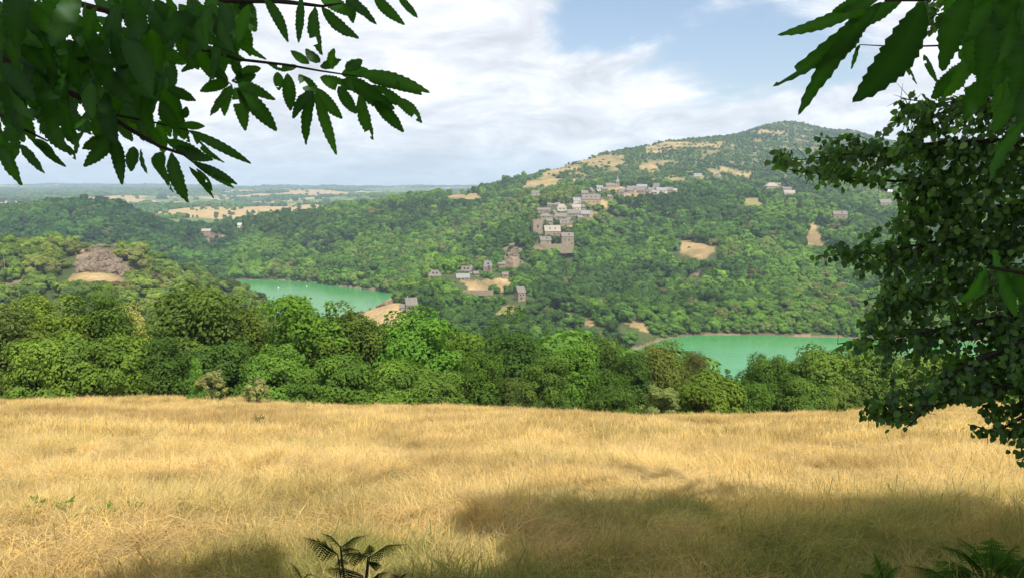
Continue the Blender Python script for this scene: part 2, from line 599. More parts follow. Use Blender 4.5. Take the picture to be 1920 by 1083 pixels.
g(960, 476, 735, 2); g(968, 505, 690); zz(970, 470, -93); zz(970, 405, -102); g(970, 420, 960, 8); g(970, 372, 1200, 8); g(975, 347, 1400, 0); zz(985, 1900, -20)
g(1006, 436, 830); g(1010, 530, 690, 6); g(1010, 600, 510, 7); zz(1010, 410, -102); g(1010, 366, 1200, 3); g(1000, 341, 1420); g(1015, 328, 1520); zz(1020, 2100, 5)
g(1060, 470, 790, 4); g(1060, 525, 700, 8); g(1060, 600, 520, 7); g(1060, 645, 440, 7); zz(1060, 400, -103); g(1060, 332, 1450); g(1060, 309, 1620, 2); zz(1070, 2300, 20)
g(1110, 425, 900, 8); g(1110, 482, 780, 8); g(1110, 560, 600, 5); g(1110, 608, 500); zz(1110, 420, -103); g(1110, 352, 1180); g(1110, 322, 1500, 3); g(1110, 294, 1750, 3); zz(1120, 2400, 40)
g(1150, 353, 1110); g(1160, 402, 960, 8); g(1160, 480, 790, 8); g(1160, 560, 610, 5); g(1185, 605, 508); zz(1185, 425, -104); g(1160, 322, 1500, 3); g(1160, 281, 1870, 3); zz(1180, 2500, 60)
g(1240, 402, 980, 8); g(1240, 470, 780, 8); g(1240, 550, 620, 7); g(1240, 332, 1400, 5); g(1240, 300, 1700, 4); g(1240, 267, 2000, 4); zz(1240, 2700, 80)
g(1300, 467, 790); g(1300, 450, 830); g(1300, 402, 960, 8); g(1300, 362, 1150, 6); g(1300, 332, 1400, 5); g(1300, 292, 1750, 5); g(1300, 257, 2100, 4); zz(1300, 2800, 90); g(1300, 545, 620, 8)
g(1400, 545, 610, 8); g(1400, 472, 750, 8); g(1400, 422, 880, 8); g(1410, 380, 1050); g(1400, 340, 1350, 6); g(1400, 300, 1700, 5); g(1400, 262, 2100, 5); g(1400, 243, 2380, 5); zz(1400, 3200, 100)
g(1450, 229, 2480, 5); g(1500, 231, 2480, 5); g(1590, 244, 2480, 5); zz(1450, 3300, 110)
g(1540, 545, 610, 8); g(1540, 472, 760, 8); g(1530, 440, 830); g(1540, 370, 1150, 7); g(1540, 332, 1500, 6); g(1540, 280, 2000, 6); g(1530, 242, 2450, 5); zz(1540, 3300, 110)
for px in (1660, 1800, 2000, 2300):
    g(px, 548, 620, 8); g(px, 475, 760, 8); g(px, 420, 920, 8); g(px, 380, 1150, 7); g(px, 300, 1900, 6); g(px, 265, 2500, 5); zz(px, 3300, 100)
for px, py in ((1248, 637), (1290, 629), (1350, 627), (1450, 628), (1560, 631), (1700, 634), (1900, 640), (2200, 645)):
    shore(px, py)
zz(1215, 492, -96); zz(1190, 485, -96); zz(1200, 468, -99); zz(1160, 470, -98)
for px in (1270, 1330, 1450, 1600, 1800, 2100, 2300):
    zz(px, 400, -107)
for px in (-500, -200, 0, 200, 400, 600, 800, 960):
    off = {-500: 0, -200: 1, 0: 0, 200: 2, 400: 6, 600: 2, 800: -2, 960: -4}[px]
    if px != 960:
        g(px, 383 + off, 2300)
    g(px, 374 + off, 3300)
    g(px, 363, 5000)
    g(px, 355, 7000)
    g(px, 350.5, 9000)
    zz(px, 12500, -120)
for px in (1100, 1400, 1700, 2300):
    zz(px, 5000, -20)
    zz(px, 9000, 20)
    zz(px, 12500, -120)
for h in H:
    CT.append((h['px'], h['D'], at(h['px'], h['by'], h['D'])[2]))

CT = np.array(CT, float)
KU, KW = 1.6, 1.0
cp_u = (CT[:, 0] - 960) / FPX * KU
cp_w = np.log(CT[:, 1]) * KW
cp_z = CT[:, 2]


def tps(r2):
    return np.where(r2 > 1e-14, 0.5 * r2 * np.log(r2 + 1e-20), 0.0)


n_ = len(CT)
Kmat = tps((cp_u[:, None] - cp_u[None]) ** 2 + (cp_w[:, None] - cp_w[None]) ** 2)
Kmat += np.eye(n_) * 2e-5
Pm = np.stack([np.ones(n_), cp_u, cp_w], 1)
A = np.zeros((n_ + 3, n_ + 3))
A[:n_, :n_] = Kmat
A[:n_, n_:] = Pm
A[n_:, :n_] = Pm.T
coef = np.linalg.solve(A, np.concatenate([cp_z, np.zeros(3)]))


def rbf(px, D):
    u = ((px - 960) / FPX * KU).ravel()
    w = (np.log(D) * KW).ravel()
    res = np.empty(len(u))
    for i in range(0, len(u), 20000):
        uu, ww = u[i:i + 20000], w[i:i + 20000]
        k = tps((uu[:, None] - cp_u[None]) ** 2 + (ww[:, None] - cp_w[None]) ** 2)
        res[i:i + 20000] = k @ coef[:n_] + coef[n_] + coef[n_ + 1] * uu + coef[n_ + 2] * ww
    return res.reshape(np.shape(px))


YC = 55.0
_epx = np.array([-400, 0, 150, 300, 450, 600, 750, 900, 1000, 1100, 1200, 1300, 1400, 1500, 1600, 1700, 1800, 1920, 2400.])
_epy = np.array([764, 761, 757, 755, 760, 768, 770, 773, 778, 785, 790, 791, 788, 786, 782, 773, 765, 764, 764.])
_ex = (_epx - 960) / FPX * (YC * 1.045)
_es = np.array([T(p) for p in _epy]) - 1.6 / YC


def zfield(x, y):
    s = np.interp(x, _ex, _es)
    s0 = 0.272
    k = np.clip(y / 55, 0, 1)
    sl = s0 * (1 - k) + s * k
    yy = np.maximum(y, 0)
    z = -1.6 - sl * np.minimum(yy, YC) - 0.55 * np.maximum(yy - YC - 1.5, 0) - 0.27 * np.clip(yy - YC, 0, 1.5)
    z = z + 0.02 * np.minimum(y, 0)
    z = z + (fbm(x * 0.25 + 40, y * 0.25 + 40, 3) - 0.5) * 0.35 * fade(yy / 14) + (fbm(x * 0.9, y * 0.9 + 40, 2) - 0.5) * 0.10
    return z


def zterr(x, y):
    x = np.asarray(x, float)
    y = np.asarray(y, float)
    zf = zfield(x, y)
    D = np.maximum(y, 56.0)
    zt = rbf(960 + x / D * FPX, D)
    dd = np.clip(D / 900, 0.1, 4)
    zt = zt + (fbm(x / 70 + 5, y / 70 + 5, 4) - 0.5) * 9.0 * np.clip((D - 200) / 400, 0, 1) * np.clip((zt + 100) / 12, 0, 1) * np.clip(dd, 0, 1.6)
    zt = zt + (fbm(x / 1100 + 3, y / 800 + 8, 4) - 0.5) * 85 * fade((D - 2400) / 1500)
    k = fade((y - 62) / 45)
    return zf * (1 - k) + zt * k


# --- land cover ----------------------------------------------------------------
POLY = {
    'straw': [
        [(1258, 449), (1300, 449), (1347, 464), (1330, 476), (1318, 488), (1290, 482)],
        [(1078, 302), (1140, 288), (1176, 291), (1170, 310), (1130, 313), (1085, 308)],
        [(1015, 324), (1062, 307), (1098, 311), (1070, 322), (1022, 327)],
        [(1205, 271), (1262, 267), (1355, 267), (1360, 278), (1280, 277), (1215, 288)],
        [(1400, 246), (1480, 246), (1478, 252), (1402, 251)],
        [(1350, 312), (1420, 325), (1400, 333), (1350, 325)],
        [(1200, 308), (1235, 307), (1230, 326), (1203, 320)],
        [(1215, 333), (1290, 334), (1282, 342), (1216, 342)],
        [(965, 348), (1035, 326), (1062, 344), (1000, 354)],
        [(1062, 341), (1130, 336), (1122, 345), (1066, 350)],
        [(1325, 318), (1352, 316), (1350, 330), (1330, 331)],
        [(1392, 371), (1430, 371), (1428, 386), (1392, 386)],
        [(1515, 415), (1534, 415), (1547, 463), (1510, 461)],
        [(838, 361), (905, 361), (898, 374), (845, 375)],
        [(640, 592), (700, 570), (737, 547), (792, 530), (800, 545), (748, 560), (750, 586), (764, 590), (742, 612), (690, 612)],
        [(858, 528), (965, 522), (948, 549), (882, 549)],
        [(928, 573), (966, 576), (962, 589), (928, 587)],
        [(1022, 576), (1118, 594), (1115, 613), (1050, 606)],
        [(1150, 580), (1205, 597), (1217, 626), (1180, 612)],
        [(130, 511), (238, 510), (232, 528), (130, 527)],
        [(1640, 366), (1680, 360), (1680, 372), (1645, 374)],
        [(1095, 372), (1150, 372), (1150, 384), (1120, 390)],
        [(1060, 420), (1085, 425), (1092, 445), (1072, 440)],
        [(1080, 395), (1120, 396), (1115, 412), (1100, 416)],
        [(1120, 353), (1160, 350), (1250, 360), (1200, 372)],
    ],
    'rock': [
        [(142, 462), (190, 452), (252, 470), (252, 508), (138, 506)],
        [(935, 462), (972, 455), (992, 468), (985, 490), (955, 508), (942, 490)],
        [(1000, 466), (1070, 466), (1060, 477), (1005, 478)],
        [(375, 438), (420, 436), (420, 452), (388, 455)],
        [(1285, 510), (1330, 512), (1328, 535), (1290, 535)],
        [(0, 530), (60, 520), (40, 560), (0, 560)],
        [(970, 349), (1075, 350), (1060, 362), (1000, 362)],
    ],
}


def inpoly(px, py, poly):
    r = np.zeros(np.shape(px), bool)
    n = len(poly)
    for i in range(n):
        x1, y1 = poly[i]
        x2, y2 = poly[(i + 1) % n]
        if y1 == y2:
            continue
        c = ((y1 > py) != (y2 > py)) & (px < (x2 - x1) * (py - y1) / (y2 - y1) + x1)
        r ^= c
    return r


def cover(x, y, z):
    """0 wood, 1 straw clearing, 2 rock, 3 scrub hill; the map is laid out on the ground"""
    px, py = proj(x, y, z)
    j = (fbm(x / 22, y / 22, 3) - 0.5)
    qx = px + j * 26
    qy = py + (fbm(x / 18 + 50, y / 18 + 9, 3) - 0.5) * 15
    c = np.zeros(np.shape(x), int)
    hill = (px > 985) & (y > 1200) & (py < 352 - np.clip((px - 1100) * 0.02, 0, 10))
    c[hill] = 3
    for p in POLY['straw']:
        big = (y > 400) & (y < 3000)
        c[inpoly(qx, qy, p) & big] = 1
    for p in POLY['rock']:
        c[inpoly(qx, qy, p) & (y > 380) & (y < 1600)] = 2
    c[(z < ZW + 0.8) & (y > 200) & (y < 1000)] = 2
    return c


# far plain: patchwork of fields
def voro(x, y, s):
    gx = np.floor(x / s)
    gy = np.floor(y / s)
    best = np.full(np.shape(x), 1e9)
    idv = np.zeros(np.shape(x))
    for i in (-1, 0, 1):
        for k in (-1, 0, 1):
            hx = gx + i
            hy = gy + k
            r1 = _perm[(hx.astype(int) * 7) % 256, (hy.astype(int) * 13) % 256]
            r2 = _perm[(hx.astype(int) * 11 + 5) % 256, (hy.astype(int) * 3 + 9) % 256]
            d = (hx + r1) * s - x
            e_ = (hy + r2) * s - y
            dd = np.abs(d) + np.abs(e_)
            idn = _perm[(hx.astype(int) * 5 + 3) % 256, (hy.astype(int) * 17 + 1) % 256]
            idv = np.where(dd < best, idn, idv)
            best = np.minimum(best, dd)
    return idv


def farland(x, y):
    s = voro(x + 60 * (fbm(x / 300, y / 300, 2) - .5), y, 330.0)
    wood = fbm(x / 1400 + 9, y / 1100 + 2, 3)
    # value: 0 wood, 1 straw, 2 green pasture
    r = np.where(s < 0.30, 1, np.where(s < 0.62, 2, 0))
    r = np.where(wood > 0.60, 0, r)
    return r


def terrain_colour(x, y, z):
    c = cover(x, y, z)
    n = fbm(x / 30, y / 30, 4)
    n2 = fbm(x / 6, y / 6, 3)
    col = np.empty(np.shape(x) + (3,))
    wood = np.array([0.075, 0.095, 0.035])
    straw = np.array([0.40, 0.285, 0.145])
    rock = np.array([0.235, 0.175, 0.125])
    col[:] = wood
    f3 = fade((n - 0.62) / 0.12)[..., None]
    scrub = np.array([0.10, 0.13, 0.05]) * (1 - f3) + straw * 0.7 * f3
    col = np.where((c == 3)[..., None], scrub, col)
    hb_ = np.where((y > 1200)[..., None], np.array([.80, .84, .80]), np.array([.92, .92, .95]))
    sc_ = straw * hb_ * (0.45 + 1.05 * n[..., None]) * (1 - 0.25 * (n2[..., None] - 0.5))
    gr = np.array([0.16, 0.19, 0.06])
    px, py = proj(x, y, z)
    gm = (inpoly(px, py, [(1385, 365), (1440, 365), (1440, 390), (1385, 390)]) | inpoly(px, py, [(920, 565), (975, 565), (975, 595), (920, 595)]))[..., None]
    sc_ = np.where(gm, straw * 0.45 + gr * 0.6, sc_)
    col = np.where((c == 1)[..., None], sc_, col)
    rc = rock * (0.7 + 0.6 * n2[..., None]) * (1 - 0.4 * (n[..., None] < 0.45))
    col = np.where((c == 2)[..., None], rc, col)
    fl = farland(x, y)
    far = y > 1900
    farleft = (far & ((px < 985) | (y > 3400))) | ((y > 1330) & (px > 225) & (px < 600))
    col = np.where((farleft & (fl == 1))[..., None], straw * 1.05, col)
    col = np.where((farleft & (fl == 2))[..., None], np.array([0.13, 0.18, 0.06]), col)
    return np.clip(col, 0, 1)


def grid_faces(nr, nc):
    i = np.arange(nr - 1)[:, None] * nc + np.arange(nc - 1)[None]
    return np.stack([i, i + 1, i + nc + 1, i + nc], -1).reshape(-1, 4)


# hills sheet
NC, NR = 640, 620
pxs = np.linspace(-520, 2420, NC)
Ds = 64.0 * (12400 / 64.0) ** (np.linspace(0, 1, NR))
PX, DD = np.meshgrid(pxs, Ds)
X = (PX - 960) / FPX * DD
Y = DD.copy()
Z = zterr(X, Y)
colr = terrain_colour(X, Y, Z)
m, t, out = newmat('hill_ground')
at_ = t.nodes.new('ShaderNodeAttribute')
at_.attribute_name = 'cover'
nz = noise_tex(t, 0.35, 6, 0.65)
nz2 = noise_tex(t, 0.05, 4, 0.6)
cc = mixc(t, 1.0, at_.outputs['Color'], ramp(t, nz, [(0.3, (0.62, 0.66, 0.6)), (0.7, (1.25, 1.2, 1.15))]), 'MULTIPLY')
cc = mixc(t, 1.0, cc, ramp(t, nz2, [(0.35, (0.8, 0.85, 0.8)), (0.65, (1.12, 1.1, 1.1))]), 'MULTIPLY')
principled(t, out, cc, 0.95, 0.05, nz, 0.6, 1.0)
rgba = np.concatenate([colr.reshape(-1, 3), np.ones((NR * NC, 1))], 1)
me = mesh_np('hills', np.stack([X, Y, Z], -1).reshape(-1, 3), grid_faces(NR, NC), m, True,
             {'cover': ('FLOAT_COLOR', 'POINT', rgba)})
tag(link('hills', me), 'wooded hills and dry clearings around the lake', None, None, 'structure')

# occlusion profile used to leave out trees nobody can see
slopeT = Z / DD
runmax = np.maximum.accumulate(slopeT, axis=0)


def hidden(px, D, ztop, margin=0.006):
    ci = np.clip(((px - pxs[0]) / (pxs[1] - pxs[0])).astype(int), 0, NC - 1)
    ri = np.clip((np.log(D / 64.0) / np.log(12400 / 64.0) * (NR - 1)).astype(int) - 2, 0, NR - 1)
    return ztop / D < runmax[ri, ci] - margin


# field sheet
xs = np.linspace(-75, 75, 301)
ys = np.concatenate([np.linspace(-40, 0, 30)[:-1], np.linspace(0, 64, 200)])
XF, YF = np.meshgrid(xs, ys)
ZF = zterr(XF, YF)
m, t, out = newmat('meadow_soil')
a1 = noise_tex(t, 1.3, 6, 0.6)
a2 = noise_tex(t, 14, 6, 0.7)
a3 = noise_tex(t, 0.25, 4, 0.6)
c1 = ramp(t, a2, [(0.3, (0.13, 0.085, 0.035)), (0.7, (0.40, 0.28, 0.115))])
sx = t.nodes.new('ShaderNodeSeparateXYZ')
tcc = t.nodes.new('ShaderNodeTexCoord')
t.links.new(tcc.outputs['Object'], sx.inputs[0])
near = t.nodes.new('ShaderNodeMapRange')
t.links.new(sx.outputs[1], near.inputs[0])
near.inputs[1].default_value = 11
near.inputs[2].default_value = 4
near.inputs[3].default_value = 0
near.inputs[4].default_value = 0.55
gm = mth(t, 'MULTIPLY', near.outputs[0], mth(t, 'MULTIPLY', a1, 1.6), clamp=True)
c2 = mixc(t, gm, c1, (0.075, 0.10, 0.025))
c2 = mixc(t, 1.0, c2, ramp(t, a3, [(0.35, (0.8, 0.78, 0.75)), (0.65, (1.15, 1.15, 1.15))]), 'MULTIPLY')
principled(t, out, c2, 0.95, 0.05, a2, 0.8, 0.05)
me = mesh_np('field', np.stack([XF, YF, ZF], -1).reshape(-1, 3), grid_faces(len(ys), len(xs)), m, True)
tag(link('field', me), 'sloping dry meadow ground under the grass', None, None, 'structure')

# water
m, t, out = newmat('lake_water')
c = t.nodes.new('ShaderNodeTexCoord')
mp = t.nodes.new('ShaderNodeMapping')
mp.inputs['Scale'].default_value = (0.35, 1.0, 1)
t.links.new(c.outputs['Object'], mp.inputs[0])
w1 = noise_tex(t, 0.5, 6, 0.65, vec=mp.outputs[0])
w2 = noise_tex(t, 0.012, 4, 0.6, vec=mp.outputs[0])
wc = ramp(t, w2, [(0.3, (0.052, 0.225, 0.062)), (0.7, (0.080, 0.275, 0.088))])
p_ = principled(t, out, wc, 0.18, 0.35, w1, 0.5, 0.25)
V = [(-900, 250, ZW), (1400, 250, ZW), (1400, 1000, ZW), (-900, 1000, ZW)]
me = mesh_np('lake_water', V, np.array([[0, 1, 2, 3]]), m)
tag(link('lake', me), 'milky green lake winding between the hills', None, None, 'structure')
# ------------------------------------------------------------------ tree meshes
def crown_np(seed, nl, n, leaf, flat=0.75, low=0.0, spike=0.0, lobe=(0.2, 0.34), asp=1.9, rough=0.45, tv=0.17, sq=0.8, up=0.25, wild=0.0):
    """unit crown: radius about 1 in x,y; z 0..1; returns verts, quads, tone per vertex"""
    r = np.random.default_rng(seed)
    # lobe centres on an uneven dome
    th = r.random(nl) * 2 * np.pi
    zc = low + (1 - low) * (r.random(nl) ** 0.8) * 0.86 + 0.05
    prof = np.sqrt(np.clip(1 - ((zc - 0.40) / 0.62) ** 2, 0.02, 1)) * (1 - spike * zc)
    rad = prof * (0.50 + 0.27 * r.random(nl)) * (1 + wild * (r.random(nl) - .45)) * np.where(zc < .22, 1 - wild * .25, 1)
    zc = zc + wild * .10 * np.sin(3 * th + seed) * zc + wild * .06 * r.normal(size=nl) * zc
    rad[: nl // 6] *= 0.3
    C = np.stack([rad * np.cos(th), rad * np.sin(th), zc], 1)
    lr = (lobe[0] + (lobe[1] - lobe[0]) * r.random(nl)) * (1 - 0.5 * spike * zc)
    tone_l = np.clip(r.normal(0.5, 0.16, nl), 0, 1)
    w = lr ** 2
    k = r.choice(nl, n, p=w / w.sum())
    d = r.normal(size=(n, 3))
    d[:, 2] += up
    d /= np.linalg.norm(d, axis=1)[:, None]
    sc3 = np.array([1, 1, sq / asp])
    rr = lr[k] * (0.80 + 0.26 * r.random(n))
    # bumps on the lobe itself
    rr *= 1 + 0.22 * np.sin(d[:, 0] * 7 + k) * np.sin(d[:, 1] * 6 + 2 * k) 
    P = C[k] + d * rr[:, None] * sc3
    # outward direction of the whole crown
    o = P - np.array([0, 0, 0.35])
    o[:, :2] *= 1
    o /= np.linalg.norm(o, axis=1)[:, None] + 1e-6
    nrm = d * 0.75 + o * 0.45 + r.normal(size=(n, 3)) * rough + np.array([0, 0, 0.25])
    nrm /= np.linalg.norm(nrm, axis=1)[:, None]
    a = np.cross(nrm, r.normal(size=(n, 3)))
    a /= np.linalg.norm(a, axis=1)[:, None]
    b = np.cross(nrm, a)
    s = leaf * (0.6 + 0.8 * r.random(n))[:, None]
    A = a * s * 0.62
    B = b * s
    mid = P + nrm * s * 0.18 * sc3
    A[:, 2] /= asp
    B[:, 2] /= asp
    Vv = np.stack([P - B, mid + A, P + B * 1.05, mid - A], 1).reshape(-1, 3)
    Vv[:, 2] = np.maximum(Vv[:, 2], 0.0)
    Fq = np.arange(4 * n).reshape(-1, 4)
    tone = np.clip(tone_l[k] + r.normal(0, tv, n), 0, 1)
    return Vv, Fq, np.repeat(tone, 4)


def crown_mesh(name, *a, mat=None, **k):
    V_, F_, t_ = crown_np(*a, **k)
    return mesh_np(name, V_, F_, mat or M_CROWN, False, {'tone': ('FLOAT', 'POINT', t_)})


def trunk_mesh(name, seed, h=0.62, r0=0.06, limbs=4):
    r = random.Random(seed)
    b = MB()
    lean = [r.uniform(-.06, .06), r.uniform(-.06, .06)]
    pts = [(lean[0] * q, lean[1] * q, -0.12 + (h + 0.12) * q) for q in (0, .25, .5, .75, 1)]
    b.tube(pts, [r0 * 1.3, r0, r0 * .8, r0 * .55, r0 * .25], 7)
    for i in range(limbs):
        q = r.uniform(.3, .85)
        an = r.uniform(0, 6.28)
        s = (lean[0] * q, lean[1] * q, -0.12 + (h + .12) * q)
        L_ = r.uniform(.35, .6)
        e1 = (s[0] + L_ * .5 * math.cos(an), s[1] + L_ * .5 * math.sin(an), s[2] + .12)
        e2 = (s[0] + L_ * math.cos(an), s[1] + L_ * math.sin(an), s[2] + .22)
        b.tube([s, e1, e2], [r0 * .5, r0 * .35, r0 * .12], 5)
    return b.mesh(name, M_BARK, True)


NEAR = [crown_mesh('crown_near', 250 + i, 40, 11000, 0.048, lobe=(0.16, 0.40), asp=1.8, rough=.34, sq=.68, up=.4, wild=.5) for i in range(5)]
MID = [crown_mesh('crown_mid', 200 + i, 22, 3400, 0.085, lobe=(0.20, 0.42), asp=1.55, rough=0.26, tv=.10, sq=.72, up=.3, wild=.4) for i in range(7)]
LOW = [crown_mesh('crown_far', 300 + i, 11 + 2 * (i % 3), 800, 0.16, lobe=(0.24, 0.48), asp=1.5, rough=0.18, tv=.07) for i in range(6)]
CONE = [crown_mesh('crown_cone', 400 + i, 30, 900, 0.12, spike=0.75, lobe=(0.16, 0.28)) for i in range(2)]
TRK = [trunk_mesh('tree_trunk', 50 + i) for i in range(4)]

GREEN_D = (0.036, 0.078, 0.022)
GREEN_M = (0.060, 0.120, 0.026)
GREEN_B = (0.082, 0.170, 0.024)
OLIVE = (0.095, 0.125, 0.030)
YELLOW = (0.125, 0.185, 0.028)


def make_tree(x, y, z, w, h, crown, trunk, col, label, cat='tree', group=None, name='broadleaf_tree', rz=None, sink=0.0):
    o = empty(name, (x, y, z), random.uniform(0, 6.28) if rz is None else rz)
    c = link('crown', crown, o, (0, 0, -sink), None, (w, w, h + sink))
    c['tcol'] = [float(v) for v in col]
    if trunk:
        link('trunk', trunk, o, None, None, (w * 0.9, w * 0.9, h))
    tag(o, label, cat, group)
    return o


def jit(c, s=0.12, r=random):
    k = 1 + r.uniform(-s, s)
    return (c[0] * k * (1 + r.uniform(-s, s) * .8), c[1] * k, c[2] * k * (1 + r.uniform(-s, s)))


# front row along the lower edge of the meadow: px, top py, halfwidth px, depth, colour, crown set, label
FR = [
    (-15, 585, 85, 62, (0.075, 0.105, 0.03), 'h', 'olive green tree cut by the left edge of the picture at the meadow edge'),
    (-150, 590, 90, 64, GREEN_M, 'h', 'green tree beyond the left edge of the picture'),
    (95, 572, 78, 70, YELLOW, 'h', 'tall yellow green tree second from the left behind the meadow'),
    (185, 556, 62, 72, (0.060, 0.115, 0.022), 'h', 'tall dark green tree rising above the yellow green ones at the left'),
    (236, 570, 42, 75, (0.27, 0.29, 0.085), 'h', 'chestnut tree with cream yellow blossom top at the left'),
    (95, 640, 78, 60, (0.115, 0.185, 0.03), 'h', 'low spreading bright green chestnut with branches down to the straw at the left'),
    (215, 630, 75, 61, (0.10, 0.165, 0.028), 'h', 'yellowish chestnut right of the low spreading one with a dark hollow between them'),
    (385, 541, 112, 68, (0.068, 0.115, 0.026), 'f', 'largest round mid green tree left of centre, tallest of the row'),
    (297, 640, 55, 62, (0.05, 0.095, 0.022), 'h', 'dark green tree filling the gap left of the largest round tree'),
    (455, 590, 60, 70, (0.095, 0.135, 0.028), 'h', 'yellow flushed tree leaning on the right side of the largest round tree'),
    (410, 655, 70, 61, (0.05, 0.10, 0.022), 'h', 'dark lower tree in front of the largest round tree'),
    (575, 576, 98, 66, GREEN_B, 'h', 'broad bright green tree at the lake end of the left half of the row'),
    (520, 655, 60, 60, (0.085, 0.17, 0.03), 'h', 'low bright green tree below and left of the broad bright green one'),
    (665, 594, 68, 66, (0.062, 0.10, 0.022), 'h', 'tall dark mottled tree between the two bright green ones'),
    (640, 675, 62, 60, (0.072, 0.145, 0.026), 'h', 'low green tree at the straw edge below the dark mottled one'),
    (560, 700, 45, 59, (0.07, 0.14, 0.026), 'h', 'small green bushy tree at the straw edge under the broad bright one'),
    (780, 596, 88, 66, (0.075, 0.175, 0.026), 'h', 'vivid green domed tree just left of the middle of the row'),
    (745, 690, 60, 60, (0.085, 0.165, 0.03), 'h', 'low vivid green tree at the foot of the domed one'),
    (822, 700, 52, 60, (0.08, 0.15, 0.028), 'h', 'low green tree right of the foot of the domed one'),
    (868, 628, 52, 66, (0.085, 0.155, 0.026), 'h', 'yellow green tree right behind the domed one'),
    (905, 668, 48, 61, (0.06, 0.115, 0.022), 'h', 'low dark tree with red brown tips at the middle of the row'),
    (955, 615, 68, 72, (0.042, 0.088, 0.022), 'h', 'tall dark green tree in the middle of the row'),
    (975, 715, 42, 60, (0.075, 0.115, 0.03), 'h', 'low tree in front of the tall dark green one in the middle'),
    (1075, 646, 52, 63, (0.075, 0.165, 0.028), 'h', 'slender bright green tree right of the middle of the row'),
    (1025, 668, 42, 61, (0.062, 0.12, 0.026), 'h', 'low green tree left of the slender bright one'),
    (1128, 636, 52, 68, (0.055, 0.09, 0.026), 'h', 'dark mottled rounded tree right of the slender bright one'),
    (1140, 715, 48, 61, (0.055, 0.105, 0.022), 'h', 'low dark tree at the edge of the field under the mottled rounded one'),
    (1185, 664, 42, 66, (0.05, 0.10, 0.024), 'h', 'narrow dark tree left of the olive brown dome'),
    (1240, 640, 62, 68, (0.085, 0.112, 0.030), 'f', 'olive brown domed tree standing against the right lake'),
    (1300, 655, 36, 74, (0.068, 0.074, 0.028), 'f', 'reddish brown tree close behind the olive dome'),
    (1352, 676, 34, 80, (0.085, 0.135, 0.06), 's', 'loose pale grey green tree with gaps against the right lake'),
    (1330, 716, 66, 60, (0.10, 0.155, 0.026), 'h', 'low chestnut with yellow green leaves in front of the right lake'),
    (1440, 664, 52, 64, (0.058, 0.11, 0.024), 'f', 'dark green rounded tree rising against the right lake'),
    (1410, 725, 44, 61, (0.062, 0.125, 0.024), 'h', 'low tree left below the dark rounded one near the right lake'),
    (1540, 664, 70, 66, (0.085, 0.145, 0.03), 'h', 'light green tree on the right bank slope beside the dark rounded one'),
    (1620, 655, 66, 68, (0.09, 0.15, 0.032), 'h', 'broad light green tree half behind the poplar leaves'),
    (1505, 712, 46, 61, (0.07, 0.13, 0.028), 'h', 'low green tree in front of the light green ones at the right'),
    (1560, 722, 52, 62, (0.10, 0.15, 0.035), 'f', 'low pale green bush-like tree below the light green ones'),
    (1640, 722, 52, 66, (0.085, 0.135, 0.032), 'h', 'low green tree where the field runs under the poplar leaves'),
    (1720, 668, 66, 74, (0.10, 0.15, 0.035), 'h', 'light green tree seen through the left part of the poplar'),
    (1810, 672, 66, 78, (0.095, 0.15, 0.035), 'h', 'light green tree seen through the middle of the poplar'),
    (1905, 668, 70, 78, (0.10, 0.155, 0.032), 'h', 'yellow green tree seen through the poplar at the right edge'),
    (2020, 665, 80, 76, GREEN_M, 'h', 'green tree just beyond the right edge of the picture'),
]
for i, (px, top, hw, D, col, kind, lab) in enumerate(FR):
    p = at(px, top, D)
    zb = float(zterr(p[0], D))
    h = p[2] - zb
    w = hw * D / FPX * 1.12
    asp = max(1.1, (h + 0.3) / w)
    nl_ = int(30 * asp)
    if kind == 'f':
        cr_ = crown_mesh('crown_leaves', 100 + i, int(44 * asp), 23000, 0.030, lobe=(0.13, 0.34), asp=asp, rough=.36, sq=.78, up=.35, wild=.45)
    elif kind == 's':
        cr_ = crown_mesh('crown_leaves', 100 + i, 26, 2200, 0.055, lobe=(0.12, 0.22), asp=asp)
    else:
        cr_ = crown_mesh('crown_leaves', 100 + i, int(nl_ * 1.5), 23000, 0.036, lobe=(0.13, 0.42), asp=asp, rough=.36, sq=.68, up=.42, wild=.75)
    make_tree(p[0], D, zb - 0.3, w, (h + 0.3) * 1.02, cr_, TRK[i % 4], jit((col[0] * 1.28 + .010, col[1] * 1.20 + .016, col[2] * 1.1), .05), lab)

# small things at the meadow edge
M_CONE = crown_mesh('sapling_crown', 500, 24, 4200, 0.05, spike=0.8, lobe=(0.2, 0.34))
M_TAN = crown_mesh('thorn_crown', 501, 34, 3400, 0.045, lobe=(0.10, 0.2))
M_DOME = crown_mesh('bush_crown', 502, 60, 9000, 0.04, lobe=(0.12, 0.2))


def edge_bush(px, top, base, hw, mesh, col, label, name='bush', cat='bush', D=54.0, rz=0.3):
    pb = at(px, base, D)
    pt = at(px, top, D)
    zb = float(zterr(pb[0], D))
    make_tree(pb[0], D, zb - .05, hw * D / FPX * 1.1, pt[2] - zb, mesh, TRK[1], col, label, cat, None, name, rz)


edge_bush(373, 664, 750, 24, M_CONE, (0.13, 0.26, 0.04), 'small light green conical sapling standing before the largest tree', 'sapling', 'sapling')
edge_bush(398, 690, 750, 34, M_TAN, (0.26, 0.27, 0.10), 'sparse tan thorn bush just right of the conical sapling')
edge_bush(482, 706, 757, 30, M_TAN, (0.30, 0.30, 0.12), 'sparse straw coloured bush alone at the meadow edge left of centre', rz=1.9)
edge_bush(1237, 722, 784, 44, M_DOME, (0.19, 0.24, 0.07), 'rounded pale olive bush with fine leaves in front of the brown dome tree', D=56)

